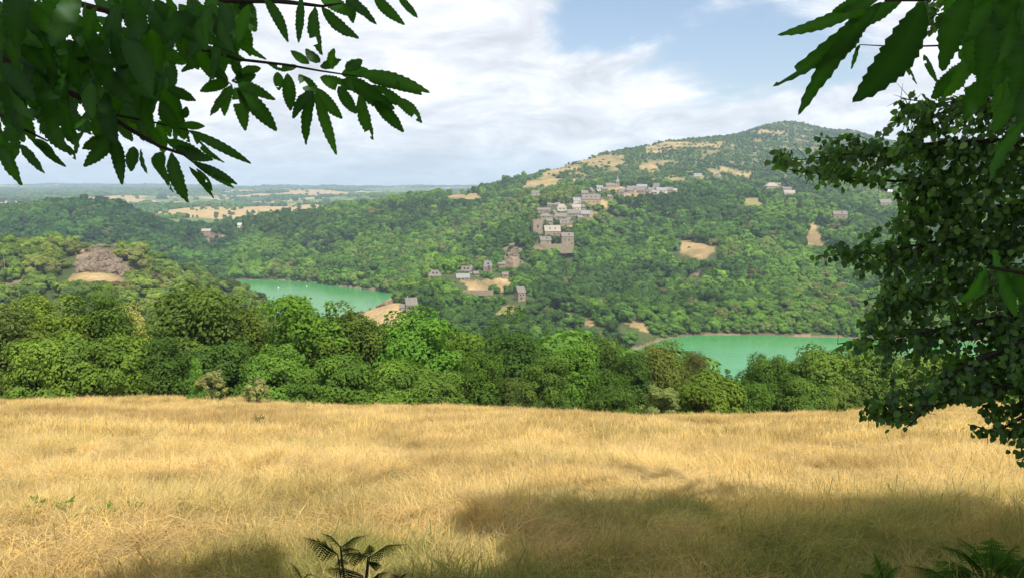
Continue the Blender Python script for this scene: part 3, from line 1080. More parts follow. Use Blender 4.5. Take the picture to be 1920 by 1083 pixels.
# ------------------------------------------------------------------ forest candidates
def tree_limit(px):
    """highest row a tree of the near slope may reach, so that what lies behind stays in view"""
    return np.interp(px, [-500, 0, 250, 480, 500, 620, 640, 700, 760, 850, 950, 1050, 1150, 1185, 1243, 1330, 1345, 1410, 1440, 1500, 1570, 1700, 2400],
                     [585, 600, 585, 590, 595, 600, 596, 604, 612, 640, 618, 618, 630, 650, 655, 700, 712, 712, 680, 690, 666, 660, 660])


def scatter(D0, D1, sp, seed, pmin=-260, pmax=2150):
    r = np.random.default_rng(seed)
    xm0 = (pmin - 960) / FPX * D1
    xm1 = (pmax - 960) / FPX * D1
    gx, gy = np.meshgrid(np.arange(xm0, xm1, sp), np.arange(D0, D1, sp))
    gx = gx + (r.random(gx.shape) - .5) * sp * .95
    gy = gy + (r.random(gy.shape) - .5) * sp * .95
    px = 960 + gx / gy * FPX
    k = (px > pmin) & (px < pmax)
    return gx[k], gy[k], r


OCC = []      # rows of the picture kept clear: x0, x1, ytop, ybase, D
for h in H:
    OCC.append((h['px'] - h['wpx'] / 2 - 1, h['px'] + h['wpx'] / 2 + 1, h['top'], h['by'] - 1.0, h['D']))
OCC += [(995, 1019, 409, 434, 832), (1004, 1076, 455, 466, 780), (1137, 1163, 329, 354, 1112)]
for poly, D in (((1262, 1345, 452, 486), 790), ((1514, 1540, 415, 460), 830), ((130, 236, 510, 526), 440), ((144, 250, 456, 506), 470),
                ((640, 790, 548, 608), 470), ((865, 960, 530, 547), 570), ((932, 964, 573, 588), 540), ((1035, 1115, 588, 612), 495),
                ((1165, 1212, 592, 620), 500), ((938, 975, 462, 500), 700), ((1395, 1428, 372, 385), 1040), ((842, 900, 363, 372), 1300)):
    OCC.append((*poly, D))
OCC = np.array(OCC, float)


def accept(x, y, hh, ww, r, near=False):
    z = zterr(x, y)
    c = cover(x, y, z)
    px, pyb = proj(x, y, z)
    _, pyt = proj(x, y, z + hh)
    hwp = ww / y * FPX
    ok = (z > ZW + 0.4)
    rr = r.random(len(x))
    ok &= ~((c == 1) & (rr > np.where(y > 1150, .08, .03)))
    ok &= ~((c == 2) & (rr > 0.38))
    # scrub: patchy
    nn = fbm(x / 30, y / 30, 4)
    n2 = fbm(x / 160 + 7, y / 160, 3)
    ok &= ~((c == 3) & ((nn > 0.655) | (rr > 0.95 + 0.5 * n2)))
    fl = farland(x, y)
    farleft = ((y > 1900) & (px < 985)) | (y > 3400) | ((y > 1330) & (px > 225) & (px < 600))
    ok &= ~(farleft & (fl > 0) & (rr > 0.03))
    for x0, x1, yt, yb, D in OCC:
        top_ok = -math.tan(PITCH + math.atan((yb + 1.5 - 541.5) / FPX)) * y - z
        hit = (y < D + 4) & (y > D * 0.45) & (px + hwp * 0.8 > x0) & (px - hwp * 0.8 < x1) & (pyt < yb - 1) & (pyb > yt)
        hh[:] = np.where(hit, np.minimum(hh, top_ok), hh)
        ww[:] = np.where(hit, np.minimum(ww, np.maximum(hh, 1.0) * .75), ww)
        ok &= ~(hit & (hh < 1.3))
        # the footprint itself
        ok &= ~((np.abs(y - D) < 11) & (px > x0 - 2) & (px < x1 + 2))
    lim = tree_limit(px)
    ok &= ~((y < 345) & (pyt < lim))
    # keep both arms of the lake in view
    lake1 = (y < 700) & (px > 455) & (px < 735) & (pyt < np.interp(px, [455, 500, 600, 640, 735], [548, 600, 600, 588, 552]))
    lakeL = (px < 505) & (y > 380) & (y < 700)
    ok &= ~(lake1 & ~lakeL & (y > 330))
    ok &= ~((y < 500) & (px > 1180) & (pyt < np.interp(px, [1180, 1240, 1245], [655, 640, 633])) & (y < 345) & (px < 1600))
    ok &= ~((y > 345) & (y < 494) & (px > 1195) )
    ok &= ~hidden(px, y, z + hh)
    return z, ok, c, px, pyb, pyt


tx_, ty_, tz_, tw_, th_, tc_, tk_ = [], [], [], [], [], [], []


def hue(x, y, c, r, n):
    """foliage colour: broad drifts of species, then tree to tree"""
    a = fbm(x / 120 + 30, y / 120 + 4, 3)
    pal = np.array([(0.064, 0.122, 0.030), (0.092, 0.180, 0.036), (0.122, 0.235, 0.038), (0.158, 0.285, 0.040), (0.165, 0.225, 0.055)])
    q = np.clip((a - 0.32) / 0.36 * 3.2 + r.normal(0, 0.95, n), 0, 3.99)
    k = np.floor(q).astype(int)
    f = (q - k)[:, None]
    col = pal[k] * (1 - f) + pal[np.minimum(k + 1, 4)] * f
    odd = r.random(n)
    col = np.where((odd > 0.975)[:, None], np.array([0.17, 0.19, 0.06]), col)
    col = np.where((odd < 0.012)[:, None], np.array([0.13, 0.13, 0.06]), col)
    return col * (0.82 + 0.36 * r.random(n))[:, None]


def region(D0, D1, sp, hmin, hmax, seed, kinds):
    x, y, r = scatter(D0, D1, sp, seed)
    n = len(x)
    hh = (hmin + (hmax - hmin) * r.random(n) ** 1.5) * np.where(r.random(n) < .12, 1.25, 1.0) * (0.8 + 0.4 * fbm(x / 60, y / 60, 2))
    ww = hh * (0.54 + 0.24 * r.random(n))
    z, ok, c, px, pyb, pyt = accept(x, y, hh, ww, r)
    col = hue(x, y, c, r, n)
    # scrub, shores and rock: small shrubs
    sm = (c == 3)
    hh = np.where(sm, hh * 0.55, hh)
    ww = np.where(sm, ww * 0.62, ww)
    sm = (c == 2) | (c == 1)
    hh = np.where(sm, hh * 0.4, hh)
    ww = np.where(sm, ww * 0.55, ww)
    left = (px < 500) & (y < 620)
    col = np.where(left[:, None], col * np.array([1.25, .98, 1.1]), col)
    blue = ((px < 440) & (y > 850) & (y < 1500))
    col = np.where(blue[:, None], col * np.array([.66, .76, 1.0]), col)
    hill = (c == 3)
    col = np.where(hill[:, None], col * np.array([.9, .85, 1.0]), col)
    kk = np.array(kinds)[r.integers(0, len(kinds), n)]
    dark = (fbm(x / 90 + 80, y / 90 + 31, 2) > 0.62) & (y > 850)
    kk = np.where(dark & (r.random(n) < 0.5), 20 + r.integers(0, 2, n), kk)
    col = np.where((kk >= 20)[:, None], np.array([0.055, 0.092, 0.042]), col)
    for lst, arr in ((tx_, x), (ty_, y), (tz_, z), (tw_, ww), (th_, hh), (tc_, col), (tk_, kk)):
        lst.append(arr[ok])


region(78, 340, 9.5, 11, 17, 1, [10, 11, 12, 13])
region(385, 620, 9.2, 6.5, 13, 2, [10, 11, 12, 13, 14, 15, 16])
region(496, 532, 5.0, 3.5, 7.5, 12, [10, 11, 12, 13])
region(725, 850, 6.0, 4, 8, 13, [0, 1, 2, 3])
region(620, 1000, 9.8, 7, 14, 3, [0, 1, 2, 3, 4, 5])
region(1000, 1500, 9.8, 7, 13, 4, [0, 1, 2, 3, 4, 5])
region(1500, 2600, 9.8, 6, 11, 5, [0, 1, 2, 3, 4, 5])
region(2600, 4500, 20, 9, 16, 6, [0, 1, 2, 3, 4, 5])
region(4500, 9500, 30, 8, 14, 8, [0, 1, 2, 3, 4, 5])
TX, TY, TZ, TW, TH, TK = [np.concatenate(v) for v in (tx_, ty_, tz_, tw_, th_, tk_)]
TC = np.concatenate(tc_)
TP = 960 + TX / TY * FPX
print('trees', len(TX))

# the 300 that show largest: things of their own
size = TH / TY
inview = (TP > -20) & (TP < 1700)
order = np.argsort(-size * inview)
NIND = 300 - len(FR)
sel = np.zeros(len(TX), bool)
sel[order[:NIND]] = True


def zone_label(px, D, col):
    tone = 'pale green' if col[1] > 0.15 else ('mid green' if col[1] > 0.11 else 'dark green')
    if col[0] > col[1]:
        tone = 'brownish'
    if D < 345:
        z_ = 'behind the left part of the meadow edge row' if px < 620 else ('behind the middle of the meadow edge row' if px < 1180 else 'between the meadow edge row and right lake')
    elif px < 500:
        z_ = 'on the left spur below the rock outcrop' if px < 260 else 'on the left spur running down to the lake'
    elif px < 860:
        z_ = 'near the stone farmhouse above the left lake'
    elif px < 1000:
        z_ = 'below the turreted manor and lone narrow house'
    else:
        z_ = 'on the lower spur left of the right lake' if px < 1245 else 'on the far bank of the right lake'
    return tone, z_


for i in np.nonzero(sel)[0]:
    tone, z_ = zone_label(TP[i], TY[i], TC[i])
    make_tree(TX[i], TY[i], TZ[i] - .3, TW[i], TH[i], NEAR[i % 5] if TY[i] < 345 else MID[i % 7], TRK[i % 4] if TY[i] < 345 else None, TC[i],
              '%s rounded broadleaf tree %s' % (tone, z_), 'tree', 'trees ' + z_)

# everything farther reads as one wood
protos = bpy.data.collections.new('tree_kinds')
kindlist = []
for i, me_ in enumerate(LOW):
    kindlist.append((i, me_))
for i, me_ in enumerate(MID):
    kindlist.append((10 + i, me_))
for i, me_ in enumerate(CONE):
    kindlist.append((20 + i, me_))
kmap = {}
for n_i, (k, me_) in enumerate(kindlist):
    o = bpy.data.objects.new('kind_%02d' % n_i, me_)
    protos.objects.link(o)
    kmap[k] = n_i


def gn_instances(name, X_, Y_, Z_, W_, H_, C_, K_, coll, rotz=None, tilt=None):
    n = len(X_)
    me_ = bpy.data.meshes.new(name)
    me_.vertices.add(n)
    me_.vertices.foreach_set('co', np.stack([X_, Y_, Z_], 1).astype(np.float32).ravel())
    a_ = me_.attributes.new('size', 'FLOAT_VECTOR', 'POINT')
    a_.data.foreach_set('vector', np.stack([W_, W_, H_], 1).astype(np.float32).ravel())
    rz = np.random.default_rng(11).random(n) * 6.283 if rotz is None else rotz
    tl = tilt if tilt is not None else np.zeros((n, 2))
    a_ = me_.attributes.new('turn', 'FLOAT_VECTOR', 'POINT')
    a_.data.foreach_set('vector', np.stack([tl[:, 0], tl[:, 1], rz], 1).astype(np.float32).ravel())
    a_ = me_.attributes.new('tcol', 'FLOAT_VECTOR', 'POINT')
    a_.data.foreach_set('vector', C_.astype(np.float32).ravel())
    a_ = me_.attributes.new('which', 'INT', 'POINT')
    a_.data.foreach_set('value', K_.astype(np.int32))
    me_.update()
    o = link(name, me_)
    ng = bpy.data.node_groups.new(name + '_nodes', 'GeometryNodeTree')
    ng.interface.new_socket('Geometry', in_out='INPUT', socket_type='NodeSocketGeometry')
    ng.interface.new_socket('Geometry', in_out='OUTPUT', socket_type='NodeSocketGeometry')
    A_ = ng.nodes.new
    gi, go = A_('NodeGroupInput'), A_('NodeGroupOutput')
    ip = A_('GeometryNodeInstanceOnPoints')
    ci = A_('GeometryNodeCollectionInfo')
    ci.inputs['Collection'].default_value = coll
    ci.inputs['Separate Children'].default_value = True
    ci.inputs['Reset Children'].default_value = True
    ip.inputs['Pick Instance'].default_value = True

    def named(nm, dt):
        q = A_('GeometryNodeInputNamedAttribute')
        q.data_type = dt
        q.inputs['Name'].default_value = nm
        return [s for s in q.outputs if s.enabled and s.name == 'Attribute'][0]
    lk = ng.links.new
    lk(gi.outputs[0], ip.inputs['Points'])
    lk(ci.outputs[0], ip.inputs['Instance'])
    lk(named('which', 'INT'), ip.inputs['Instance Index'])
    er = A_('FunctionNodeEulerToRotation')
    lk(named('turn', 'FLOAT_VECTOR'), er.inputs[0])
    lk(er.outputs[0], ip.inputs['Rotation'])
    lk(named('size', 'FLOAT_VECTOR'), ip.inputs['Scale'])
    lk(ip.outputs[0], go.inputs[0])
    md = o.modifiers.new('scatter', 'NODES')
    md.node_group = ng
    return o


ns = ~sel
kidx = np.array([kmap[int(k)] for k in TK])
a_ = ns & (TY < 2600)
o = gn_instances('forest', TX[a_], TY[a_], TZ[a_] - .4, TW[a_], TH[a_], TC[a_], kidx[a_], protos)
tag(o, 'dense broadleaf wood covering the slopes around the lake', None, None, 'stuff')
a_ = ns & (TY >= 2600)
o = gn_instances('far_woods', TX[a_], TY[a_], TZ[a_] - .4, TW[a_] * 1.5, TH[a_], TC[a_], kidx[a_], protos)
tag(o, 'hazy woods and hedges on the distant plateau', None, None, 'stuff')

# ------------------------------------------------------------------ buildings
def stone_mat(name, c0, c1, sc_=1.2):
    m, t, out = newmat(name)
    a = noise_tex(t, sc_, 5, 0.65)
    b = noise_tex(t, sc_ * 3.3, 3, 0.6)
    br_ = t.nodes.new('ShaderNodeTexBrick')
    tcn = t.nodes.new('ShaderNodeTexCoord')
    mpn = t.nodes.new('ShaderNodeMapping')
    mpn.inputs['Rotation'].default_value = (R(90), 0, 0)
    t.links.new(tcn.outputs['Object'], mpn.inputs[0])
    t.links.new(mpn.outputs[0], br_.inputs[0])
    br_.inputs['Scale'].default_value = 1.0
    br_.inputs['Brick Width'].default_value = 0.9
    br_.inputs['Row Height'].default_value = 0.4
    br_.inputs['Mortar Size'].default_value = 0.03
    br_.inputs['Color1'].default_value = (1.1, 1.08, 1.05, 1)
    br_.inputs['Color2'].default_value = (0.75, 0.74, 0.72, 1)
    br_.inputs['Mortar'].default_value = (0.85, 0.82, 0.78, 1)
    col = ramp(t, a, [(0.3, c0), (0.7, c1)])
    col = mixc(t, 1.0, col, br_.outputs[0], 'MULTIPLY')
    principled(t, out, col, 0.92, 0.1, b, 0.4, 0.05)
    return m


WALLS = {'stone': stone_mat('wall_stone', (0.19, 0.150, 0.108), (0.42, 0.345, 0.255)),
         'white': stone_mat('wall_render', (0.50, 0.44, 0.36), (0.66, 0.60, 0.50)),
         'tan': stone_mat('wall_tan', (0.38, 0.27, 0.16), (0.56, 0.42, 0.27)),
         'pinkish': stone_mat('wall_pinkish', (0.42, 0.33, 0.27), (0.52, 0.43, 0.36))}
ROOFS = {'lauze': rock_mat('roof_stone_slab', (0.13, 0.118, 0.102), (0.29, 0.268, 0.235), 1.5),
         'pale': rock_mat('roof_pale_slab', (0.29, 0.25, 0.21), (0.45, 0.40, 0.34), 1.5),
         'slate': rock_mat('roof_slate', (0.20, 0.20, 0.21), (0.34, 0.345, 0.36), 1.5),
         'white': rock_mat('roof_white', (0.6, 0.58, 0.55), (0.75, 0.73, 0.7), 1.5)}
m, t, out = newmat('window_dark')
principled(t, out, (0.015, 0.016, 0.02), 0.2, 0.5)
M_WIN = m
m, t, out = newmat('painted_frame')
principled(t, out, (0.5, 0.47, 0.42), 0.6, 0.3)
M_FRAME = m


def gable_roof(b, w, d, z0, rh, ov=0.35, th=0.22, hip=0.0):
    """ridge along x; hip is how far the ridge is pulled in at both ends"""
    x0, x1, y0, y1 = -w / 2 - ov, w / 2 + ov, -d / 2 - ov, d / 2 + ov
    dz = -ov * rh / (d / 2)
    zl = z0 + dz
    zr = z0 + rh
    P_ = [(x0, y0, zl), (x1, y0, zl), (x1, y1, zl), (x0, y1, zl), (x0 + hip, 0, zr), (x1 - hip, 0, zr)]
    Q = [(p[0], p[1], p[2] + th) for p in P_]
    b.poly(P_ + Q, [(6, 7, 11, 10), (8, 9, 10, 11), (7, 8, 11), (9, 6, 10),
                    (1, 0, 4, 5), (3, 2, 5, 4), (2, 1, 5), (0, 3, 4),
                    (0, 1, 7, 6), (1, 2, 8, 7), (2, 3, 9, 8), (3, 0, 6, 9)])


def house(h):
    px, D = h['px'], h['D']
    p = at(px, h['by'], D)
    yaw = R(h['yaw'])
    # the outline width seen includes the side when turned
    d = h.get('depth', 8)
    w = h['w']
    ca, sa = abs(math.cos(yaw)), abs(math.sin(yaw))
    if ca > 0.75:
        w = max(w * 0.55, (w - d * sa * 0.7) / ca)
    else:
        w, d = d, max(h['w'] * 0.8, 4)
    wh = max(h['wh'], 2.2)
    rh = max(h['rh'], 1.2)
    if h['style'] == 'shed':
        rh = max(h['rh'], .9)
    root = empty('stone_house' if h['wall'] in ('stone', 'pinkish') else 'village_house', p, yaw)
    tag(root, h['label'], 'house', 'houses of the hillside village' if 980 < px < 1275 else None)
    b = MB()
    # wall body with gable tops
    zb = -4.0
    x0, x1, y0, y1 = -w / 2, w / 2, -d / 2, d / 2
    hip = w * 0.3 if h['style'] == 'hip' else 0.0
    if hip:
        b.box(x0, x1, y0, y1, zb, wh)
    else:
        b.poly([(x0, y0, zb), (x1, y0, zb), (x1, y1, zb), (x0, y1, zb), (x0, y0, wh), (x1, y0, wh), (x1, y1, wh), (x0, y1, wh), (x0, 0, wh + rh - .05), (x1, 0, wh + rh - .05)],
               [(0, 3, 2, 1), (0, 1, 5, 4), (2, 3, 7, 6), (1, 2, 6, 9, 5), (3, 0, 4, 8, 7), (4, 5, 9, 8), (6, 7, 8, 9)])
    if h.get('wing'):
        b.box(x0 - w * .48, x0 - .002, y0 + 1.0, y1 - .6, zb, wh * .62)
    b.build('wall', WALLS[h['wall']], root)
    b = MB()
    gable_roof(b, w, d, wh, rh, hip=hip)
    if h.get('wing'):
        gx0, gx1 = x0 - w * .48 - .3, x0 - .36
        zt_, zl_ = wh * .62 + 2.2, wh * .62
        b.poly([(gx0, y0 + .7, zl_), (gx1, y0 + .7, zl_), (gx1, y1 - .3, zl_), (gx0, y1 - .3, zl_), (gx0, 0, zt_), (gx1, 0, zt_)],
               [(0, 1, 5, 4), (2, 3, 4, 5), (1, 2, 5), (3, 0, 4), (3, 2, 1, 0)])
    roof = b.build('roof', ROOFS[h['roof']], root)
    # chimney
    if D < 1150 and w > 5.5:
        b = MB()
        cxp = x0 + w * (0.2 if h['yaw'] >= 0 else 0.78)
        b.box(cxp - .38, cxp + .38, .25, .95, wh + rh * .5, wh + rh + .95)
        b.box(cxp - .46, cxp + .46, .17, 1.03, wh + rh + .952, wh + rh + 1.1)
        b.build('chimney', WALLS[h['wall']], roof)
    nd = h.get('dorm', 0)
    for k in range(nd):
        fx = (k + 1) / (nd + 1) - .5
        if nd == 1:
            fx = 0.12
        xx = fx * w * (1.0 if not hip else .8)
        yd = y0 * .62
        zd = wh + rh * (1 - abs(yd) / (d / 2))
        b = MB()
        dw, dh = .75, 1.25
        b.poly([(xx - dw, yd - .25, zd - .4), (xx + dw, yd - .25, zd - .4), (xx + dw, yd - .25, zd + dh), (xx - dw, yd - .25, zd + dh), (xx, yd - .25, zd + dh + .75),
                (xx - dw, yd + 2.2, zd - .4), (xx + dw, yd + 2.2, zd - .4), (xx + dw, yd + 2.2, zd + dh), (xx - dw, yd + 2.2, zd + dh), (xx, yd + 2.2, zd + dh + .75)],
               [(0, 1, 2, 4, 3), (1, 6, 7, 2), (5, 0, 3, 8), (2, 7, 9, 4), (8, 3, 4, 9)])
        dm = b.build('dormer', ROOFS[h['roof']], roof)
        b = MB()
        b.box(xx - .5, xx + .5, yd - .32, yd - .24, zd + .15, zd + dh - .05)
        b.build('pane', M_WIN, dm)
    for fx, fz in h.get('win', [(-.25, .35), (.22, .35)] if D < 1200 else []):
        b = MB()
        xx = fx * w
        z0_ = max(fz * wh, 0.05)
        hh_ = 1.25 if fz > .08 else 1.9
        if fz * wh + hh_ > wh - .1:
            z0_ = wh - hh_ - .15
        ww_ = .48 if D < 700 else .66
        b.box(xx - ww_, xx + ww_, y0 - .06, y0 + .05, z0_, z0_ + hh_)
        door = fz <= .08
        wo_ = b.build('door' if door else 'window', M_WIN, root)
        if D < 700 and not door:
            b = MB()
            b.box(xx - .62, xx + .62, y0 - .12, y0 + .04, z0_ - .14, z0_ - .002)
            b.box(xx - .62, xx + .62, y0 - .10, y0 + .04, z0_ + hh_ + .002, z0_ + hh_ + .16)
            b.build('sill', M_FRAME, wo_)
    if h.get('turret'):
        b = MB()
        cx_, cy_ = w * .33, y0 - .3
        b.tube([(cx_, cy_, -3), (cx_, cy_, wh + .9)], 1.5, 10)
        tu = b.build('turret', WALLS['stone'], root)
        b = MB()
        b.tube([(cx_, cy_, wh + .9), (cx_, cy_, wh + 3.0), (cx_, cy_, wh + 6.6)], [1.95, 1.0, .05], 10)
        b.build('spire', ROOFS['slate'], tu)
        b = MB()
        b.box(cx_ - .4, cx_ + .4, cy_ - 1.56, cy_ - 1.4, wh * .5, wh * .5 + 1.3)
        b.build('window', M_WIN, tu)
    return root


for h in H:
    house(h)

# church
p = at(1148, 353, 1110)
root = empty('church', p, R(4))
tag(root, 'stone church with a slender pointed slate spire above the village', 'church')
b = MB()
b.box(-10, 4.9, -4, 4, -4, 3.6)
b.poly([(-10, -4, 3.602), (4.9, -4, 3.602), (4.9, 4, 3.602), (-10, 4, 3.602), (-10, 0, 7), (4.9, 0, 7)], [(0, 1, 5, 4), (2, 3, 4, 5), (1, 2, 5), (3, 0, 4)])
b.build('nave', WALLS['stone'], root)
b = MB()
gable_roof(b, 14.9, 8, 3.8, 3.6)
for i, v in enumerate(b.V):
    b.V[i] = (v[0] - 2.55, v[1], v[2])
b.build('nave_roof', ROOFS['lauze'], root)
b = MB()
b.box(5, 10, -3, 2.4, -4, 9.4)
tw = b.build('bell_tower', WALLS['stone'], root)
b = MB()
b.box(6.9, 8.1, -3.08, -2.95, 6.2, 8.6)
b.build('belfry_opening', M_WIN, tw)
b = MB()
c4 = [(4.6, -3.4), (10.4, -3.4), (10.4, 2.8), (4.6, 2.8)]
cm = (7.5, -.3)
ring = lambda s, z: [(cm[0] + (x - cm[0]) * s, cm[1] + (y - cm[1]) * s, z) for x, y in c4]
b.poly(ring(1, 9.4) + ring(.5, 12.0) + ring(.02, 19.5), [(0, 1, 5, 4), (1, 2, 6, 5), (2, 3, 7, 6), (3, 0, 4, 7), (4, 5, 9, 8), (5, 6, 10, 9), (6, 7, 11, 10), (7, 4, 8, 11), (3, 2, 1, 0)])
b.build('spire', ROOFS['slate'], root)

# ruined tower
p = at(1006.5, 434, 832)
root = empty('ruined_tower', p, R(12))
tag(root, 'square roofless stone tower with broken top and a dark arched opening', 'tower')
b = MB()
w_ = 5.3
for x0, x1, y0, y1, top in ((-w_, w_, -w_, -w_ + 1.4, 13.6), (-w_, w_, w_ - 1.4, w_, 12.4), (-w_, -w_ + 1.4, -w_ + 1.402, w_ - 1.402, 13.2), (w_ - 1.4, w_, -w_ + 1.402, w_ - 1.402, 14.0)):
    n = 7
    for k in range(n):
        tt = top + random.uniform(-.8, .5)
        if x1 - x0 > 3:
            xa, xb = x0 + (x1 - x0) * k / n, x0 + (x1 - x0) * (k + 1) / n
            b.box(xa, xb - .002, y0, y1, -5, tt)
        else:
            ya, yb = y0 + (y1 - y0) * k / n, y0 + (y1 - y0) * (k + 1) / n
            b.box(x0, x1, ya, yb - .002, -5, tt)
b.box(w_ - 2.2, w_ - .1, -w_ - .05, -w_ + 1.3, 13.0, 15.6)
b.build('wall', WALLS['stone'], root)
b = MB()
b.poly([(-.9, -w_ - .06, 4.2), (.9, -w_ - .06, 4.2), (.9, -w_ - .06, 6.4), (.5, -w_ - .06, 7.4), (0, -w_ - .06, 7.8), (-.5, -w_ - .06, 7.4), (-.9, -w_ - .06, 6.4),
        (-.9, -w_ + .1, 4.2), (.9, -w_ + .1, 4.2), (.9, -w_ + .1, 6.4), (.5, -w_ + .1, 7.4), (0, -w_ + .1, 7.8), (-.5, -w_ + .1, 7.4), (-.9, -w_ + .1, 6.4)],
       [(0, 1, 2, 3, 4, 5, 6), (0, 7, 8, 1), (1, 8, 9, 2), (2, 9, 10, 3), (3, 10, 11, 4), (4, 11, 12, 5), (5, 12, 13, 6), (6, 13, 7, 0)])
b.build('window_opening', M_WIN, root)

# rampart
p0, p1 = at(1008, 466, 780), at(1074, 465, 782)
b = MB()
ang = math.atan2(p1[1] - p0[1], p1[0] - p0[0])
Lr = math.hypot(p1[0] - p0[0], p1[1] - p0[1])
for k in range(9):
    b.box(Lr * k / 9, Lr * (k + 1) / 9 - .002, 0, 1.5, -5, 4.6 + random.uniform(-.5, .3))
o = b.build('rampart_wall', WALLS['stone'], None, loc=p0, rot=(0, 0, ang))
tag(o, 'long stone retaining wall under the castle houses', 'wall')
for (xa, xb, ya, D, lab) in ((1085, 1100, 388, 940, 'low dry stone terrace wall right of the white houses'),
                             (868, 925, 546, 550, 'low dry stone terrace wall under the hamlet gardens'),
                             (1238, 1258, 364, 1090, 'low retaining wall below the upper street')):
    p0, p1 = at(xa, ya, D), at(xb, ya + 1, D)
    b = MB()
    n = 6
    Lr = p1[0] - p0[0]
    for k in range(n):
        b.box(Lr * k / n, Lr * (k + 1) / n - .002, 0, .9, -3, .9 + random.uniform(-.2, .2))
    tag(b.build('terrace_wall', WALLS['stone'], None, loc=p0), lab, 'wall')

# ------------------------------------------------------------------ rocks
M_ROCK = rock_mat('cliff_rock', (0.075, 0.062, 0.046), (0.31, 0.235, 0.165), 0.45)


def rock_group(name, pts, label, cat='rock', seed=1):
    r = np.random.default_rng(seed)
    Vs, Fs = [], []
    base = 0
    org = np.mean([at(a_, b_, c_) for a_, b_, c_, _ in pts], 0)
    for a_, b_, c_, s in pts:
        p = at(a_, b_, c_)
        p[2] = min(p[2], float(zterr(p[0], p[1])) + s * .2)
        n = 13
        th = np.linspace(0, np.pi, n)[:, None]
        ph = np.linspace(0, 2 * np.pi, 2 * n, endpoint=False)[None]
        d = np.stack([np.sin(th) * np.cos(ph), np.sin(th) * np.sin(ph), np.cos(th) * np.ones_like(ph)], -1)
        seed_o = r.random(3) * 50
        rad = np.full(d.shape[:2], s * 1.5)
        for _k in range(16):
            pn = r.normal(size=3)
            pn[2] *= .7
            pn /= np.linalg.norm(pn)
            hgt_ = s * r.uniform(.55, 1.0)
            rad = np.minimum(rad, hgt_ / np.maximum((d * pn).sum(-1), .08))
        rad = rad * (1 + .10 * np.sin(d[..., 2] * 14 + seed_o[0]))
        P = p + d * rad[..., None] * np.array([1.25, .9, .8])
        Vs.append((P - org).reshape(-1, 3))
        m_ = 2 * n
        f = []
        for i in range(n - 1):
            for k in range(m_):
                f.append((i * m_ + k, (i + 1) * m_ + k, (i + 1) * m_ + (k + 1) % m_, i * m_ + (k + 1) % m_))
        Fs.append(np.array(f) + base)
        base += n * m_
    me_ = mesh_np(name, np.concatenate(Vs), np.concatenate(Fs), M_ROCK)
    return tag(link(name, me_, None, org), label, cat)


rr_ = random.Random(4)
pts = []
for k in range(150):
    f = rr_.random()
    px = 148 + 102 * f
    top = np.interp(px, [145, 170, 195, 225, 250], [486, 468, 454, 470, 490])
    py = rr_.uniform(top + 6, 506)
    pts.append((px, py, 440 + (506 - py) * 1.1, rr_.choice([1.0, 1.3, 1.8, 2.4, 3.2])))
rock_group('rock_outcrop', pts, 'bare pinkish brown rock face on top of the left spur', seed=2)
pts = [(rr_.uniform(940, 966), rr_.uniform(462, 502), 0, rr_.uniform(2, 4.5)) for _ in range(14)]
pts = [(a_, b_, 735 - (b_ - 470) * 1.4, s) for a_, b_, _, s in pts]
rock_group('rock_crag', pts, 'dark layered rock crag at the left foot of the castle', seed=3)
pts = [(rr_.uniform(985, 1060), rr_.uniform(468, 488), 0, rr_.uniform(1.5, 3)) for _ in range(12)]
pts = [(a_, b_, 760 - (b_ - 470) * 1.4, s) for a_, b_, _, s in pts]
rock_group('rock_ledge', pts, 'brown rock ledges below the rampart wall', seed=5)
pts = [(px, np.interp(px, [650, 730, 750], [588, 560, 600]) + rr_.uniform(-3, 12), 500, rr_.uniform(1.0, 2.4)) for px in [rr_.uniform(650, 750) for _ in range(22)]]
rock_group('rock_terrace', pts, 'broken rock terraces on the dry point left of the stone farmhouse', seed=6)
pts = [(px, py, -ZW / T(py), rr_.uniform(.8, 2)) for px, py in [(q, np.interp(q, [600, 735], [532, 549])) for q in range(604, 735, 9)]]
rock_group('shore_rocks', pts, 'low reddish rocks along the far shore of the left lake', seed=7)
pts = [(px, np.interp(px, [1195, 1250, 1300], [652, 634, 628]), 500, rr_.uniform(.7, 1.5)) for px in range(1246, 1300, 8)]
pts = [(a_, b_, -ZW / T(b_), s) for a_, b_, _, s in pts]
rock_group('shore_stones', pts, 'pale stones at the tip of the spur by the right lake', seed=8)
pts = [(a_, 446 + rr_.uniform(-3, 5), 1090, rr_.uniform(2, 4)) for a_ in range(386, 418, 5)]
rock_group('rock_bank', pts, 'reddish rock bank at the mouth of the far side valley', seed=9)
pts = [(a_, np.interp(a_, [996, 1060], [352, 350]) + rr_.uniform(-2, 3), 1300, rr_.uniform(3, 6)) for a_ in range(1014, 1056, 5)]
rock_group('quarry_face', pts, 'pale yellow quarry cut left of the church under the hill', seed=10)['tint'] = 1.0

# buoys on the left lake
m, t, out = newmat('buoy_white')
principled(t, out, (0.75, 0.75, 0.72), 0.4, 0.4)
for bx, by, lab in ((522, 540, 'small white buoy on the left lake nearer the wooded spur'), (575, 537, 'small white buoy on the left lake nearer the middle')):
    D = -ZW / T(by)
    p = at(bx, by, D)
    b = MB()
    b.tube([(0, 0, -.3), (0, 0, .1), (0, 0, .45), (0, 0, .75)], [.5, .62, .5, .1], 10)
    b.tube([(0, 0, .7), (0, 0, 1.3)], .05, 5)
    tag(b.build('buoy', m, None, loc=p), lab, 'buoy')

